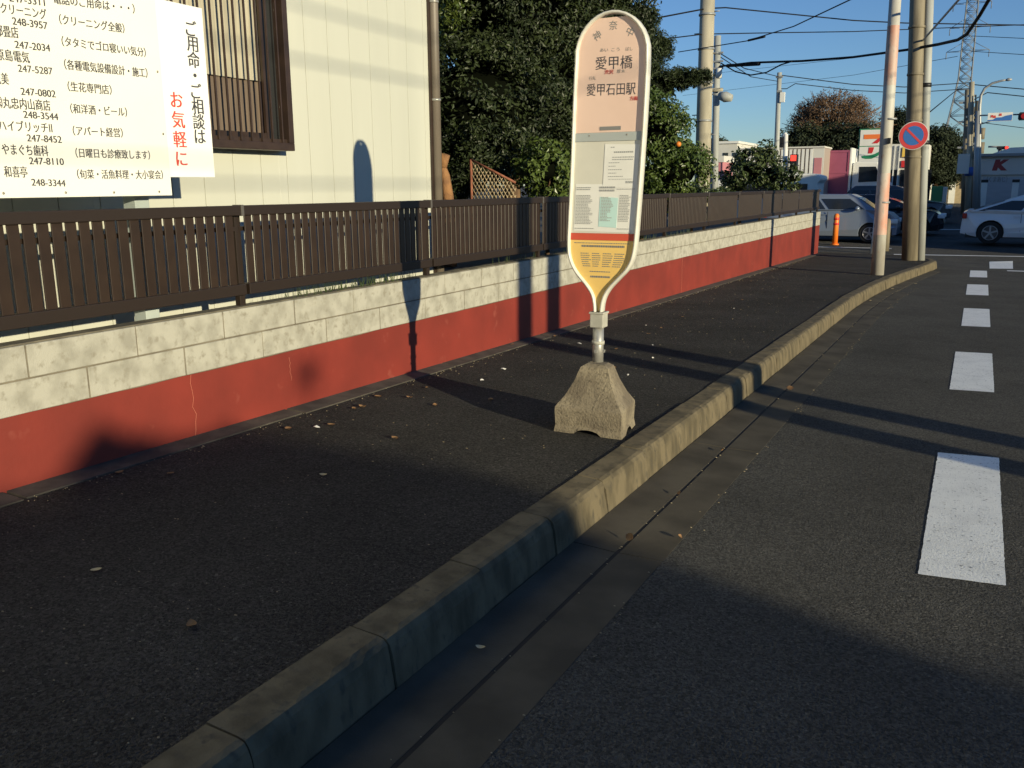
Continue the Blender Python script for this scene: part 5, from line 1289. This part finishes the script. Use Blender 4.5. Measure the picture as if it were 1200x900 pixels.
# ------------------------------------------------------------------ litter on the pavement, kerb and road
def litter_leaf(p, size, m, label, name='fallen_leaf', group='fallen leaves', stand=0.0):
    p = Vector(p); n = 7; vs = []; a0 = random.uniform(0, 6.28); cu = random.uniform(.25, .6)
    for i in range(n):
        t = i/(n-1); w = math.sin(math.pi*t)**.7*.32*size; x = (t-.5)*size; z = cu*size*(abs(t-.5)*2)**2*.5
        vs += [(x, -w, z+abs(w)*.5), (x, 0, z), (x, w, z+abs(w)*.45)]
    R_ = Matrix.Rotation(a0, 3, 'Z') @ Matrix.Rotation(stand, 3, 'X')
    vs = [R_ @ Vector(v) for v in vs]; lo_ = min(v.z for v in vs)
    mb = MB(); mb.add([v+Vector((p.x, p.y, p.z+.004-lo_)) for v in vs], [(3*i+j, 3*i+3+j, 3*i+4+j, 3*i+1+j) for i in range(n-1) for j in range(2)], True)
    off = Vector((p.x, p.y, p.z)); 
    o = mb.build(name, M[m]); o.data.transform(Matrix.Translation(-off)); o.location = off
    return tag(o, label, 'leaf' if name == 'fallen_leaf' else 'litter', group)
gen = 'small dry brown leaf lying on the dark asphalt pavement'
for p in ((-3.281,2.795,-0.063), (-3.342,4.289,-0.096), (-3.217,4.720,-0.106), (-3.416,4.643,-0.104), (-3.324,4.352,-0.098), (-3.298,5.052,-0.114), (-2.948,4.608,-0.104), (-2.708,3.820,-0.086), (-3.358,3.703,-0.083), (-3.505,2.691,-0.061), (-3.747,3.473,-0.078), (-2.709,4.906,-0.110), (-2.413,6.381,-0.144), (-3.644,7.014,-0.158), (-2.779,8.280,-0.186), (-2.802,8.754,-0.197), (-2.726,7.243,-0.163), (-2.701,11.927,-0.268), (-2.875,9.755,-0.219), (-3.233,12.543,-0.282), (-3.263,14.964,-0.337), (-3.420,17.503,-0.394), (-3.523,7.677,-0.173), (-2.000,1.728,-0.039)):
    litter_leaf(p, random.uniform(.03, .06), 'dryleaf', gen)
for p in ((-3.290,3.806,-0.086), (-3.195,3.879,-0.087), (-2.615,1.870,-0.042)):
    pass
litter_leaf((-2.613,1.871,-0.042), .04, 'paleleaf', 'single pale leaf alone on the shaded pavement at lower left', group='fallen leaves')
litter_leaf((-2.626,3.113,-0.070), .04, 'paleleaf', 'pale leaf on the shaded pavement midway between wall and kerb', group='fallen leaves')
litter_leaf((-3.207,3.895,-0.088), .05, 'dryleaf', 'brown leaf right beside the larger white scrap near the wall', group='fallen leaves')
def scrap(p, size, label, group='paper scraps'):
    p = Vector(p); mb = MB(); n_ = 7; rr_ = [size*.5*random.uniform(.45, 1) for _ in range(n_)]; vs_ = [(rr_[k]*math.cos(6.283*k/n_), .6*rr_[k]*math.sin(6.283*k/n_), random.uniform(.003, .012)) for k in range(n_)]; mb.add(vs_+[(0, 0, .014)]+[(v[0], v[1], v[2]-.0015) for v in vs_], [(k, (k+1) % n_, n_) for k in range(n_)]+[tuple(range(2*n_, n_, -1))]); o = mb.build('paper_scrap', M['scrap']); o.location = p; o.rotation_euler = (0, 0, random.uniform(0, 3)); return tag(o, label, 'litter', group)
scrap((-3.255,3.824,-0.086), .07, 'flat white scrap lying in front of the red wall')
scrap((-3.160,5.935,-0.134), .07, 'white scrap on the pavement between the wall shadow and the bus stop foot')
scrap((-3.145,7.400,-0.167), .08, 'white crumpled scrap on the pavement just left of the bus stop pipe')
scrap((-3.091,5.473,-0.123), .04, 'tiny white scrap left of the larger one before the bus stop foot')
for p in ((-2.563,10.880,-0.245), (-2.518,7.630,-0.172), (-3.517,12.666,-0.285), (-3.006,8.865,-0.199), (-2.222,6.166,-0.139), (-2.299,6.975,-0.157), (-3.260,18.386,-0.414)):
    scrap(p, .030, 'tiny white scrap scattered on the far pavement')
litter_leaf((-1.199,3.407,-0.237), .055, 'dryleaf', 'curled orange leaf standing in the gutter slot, nearest one', stand=.9)
litter_leaf((-1.192,4.096,-0.252), .035, 'dryleaf', 'small leaf in the gutter slot beyond the nearest curled one', stand=.7)
litter_leaf((-1.022,3.537,-0.245), .035, 'dryleaf', 'small leaf at the outer edge of the gutter strip', stand=.7)
litter_leaf((-1.200,4.988,-0.272), .035, 'dryleaf', 'small leaf in the gutter slot before the pole shadows', stand=.7)
litter_leaf((-1.181,6.984,-0.317), .06, 'dryleaf', 'curled leaf in the gutter slot just past the pole shadows', stand=.9)
litter_leaf((-1.300,2.265,-0.206), .035, 'paleleaf', 'pale leaf flat on the shaded gutter apron')
for p in ((-1.315,14.268,-0.481), (-1.182,16.521,-0.532), (-0.893,17.821,-0.561)): litter_leaf(p, .06, 'paleleaf', 'pale leaf in the far gutter before the corner poles')
# tufts and grit along the wall foot
mb = MB()
for i in range(420):
    y = 2+random.random()**1.3*20; x = -3.56+random.uniform(-.03, .05)+abs(random.gauss(0, .05)); r = random.uniform(.0015, .004)*(1+y*.03)
    mb.ell((x, y, zp(y)+.012 if x < -3.61 else zp(y)+.003), (r*1.5, r, r*.7), 5, 3)
for i in range(700):
    y = 1.2+random.random()**1.5*17; x = random.uniform(-3.5, -1.6) if random.random() < .6 else random.choice((kx(y)+.225+random.gauss(0, .01), kx(y)+.03+abs(random.gauss(0, .015)), kx(y)+.43+random.gauss(0, .02)))
    r = random.uniform(.0012, .0035)*(1+y*.04); z = zp(y)+.001 if x < kx(y) else zr(y)+.008
    mb.ell((x, y, z), (r*random.uniform(1, 2.2), r, r*.6), 5, 3)
o = mb.build('grit', M['gritm']); tag(o, 'pale grit scattered over the pavement and along the gutter and wall foot', 'grit', kind='stuff')
mb = MB()
for i in range(260):
    y = random.choice([random.uniform(4.2, 5.6), random.uniform(6.6, 13)]); x = -3.74+random.uniform(-.05, .05); hgt = random.uniform(.03, .11); z = wt(y)+.005
    dx, dy = random.uniform(-.03, .03), random.uniform(-.03, .03); mb.add([(x-.002, y, z), (x+.002, y+.002, z), (x+dx, y+dy, z+hgt)], [(0, 1, 2)])
o = mb.build('weeds', M['leaf_shrub']); tag(o, 'thin weeds growing on top of the block wall under the fence', 'weeds', kind='stuff')
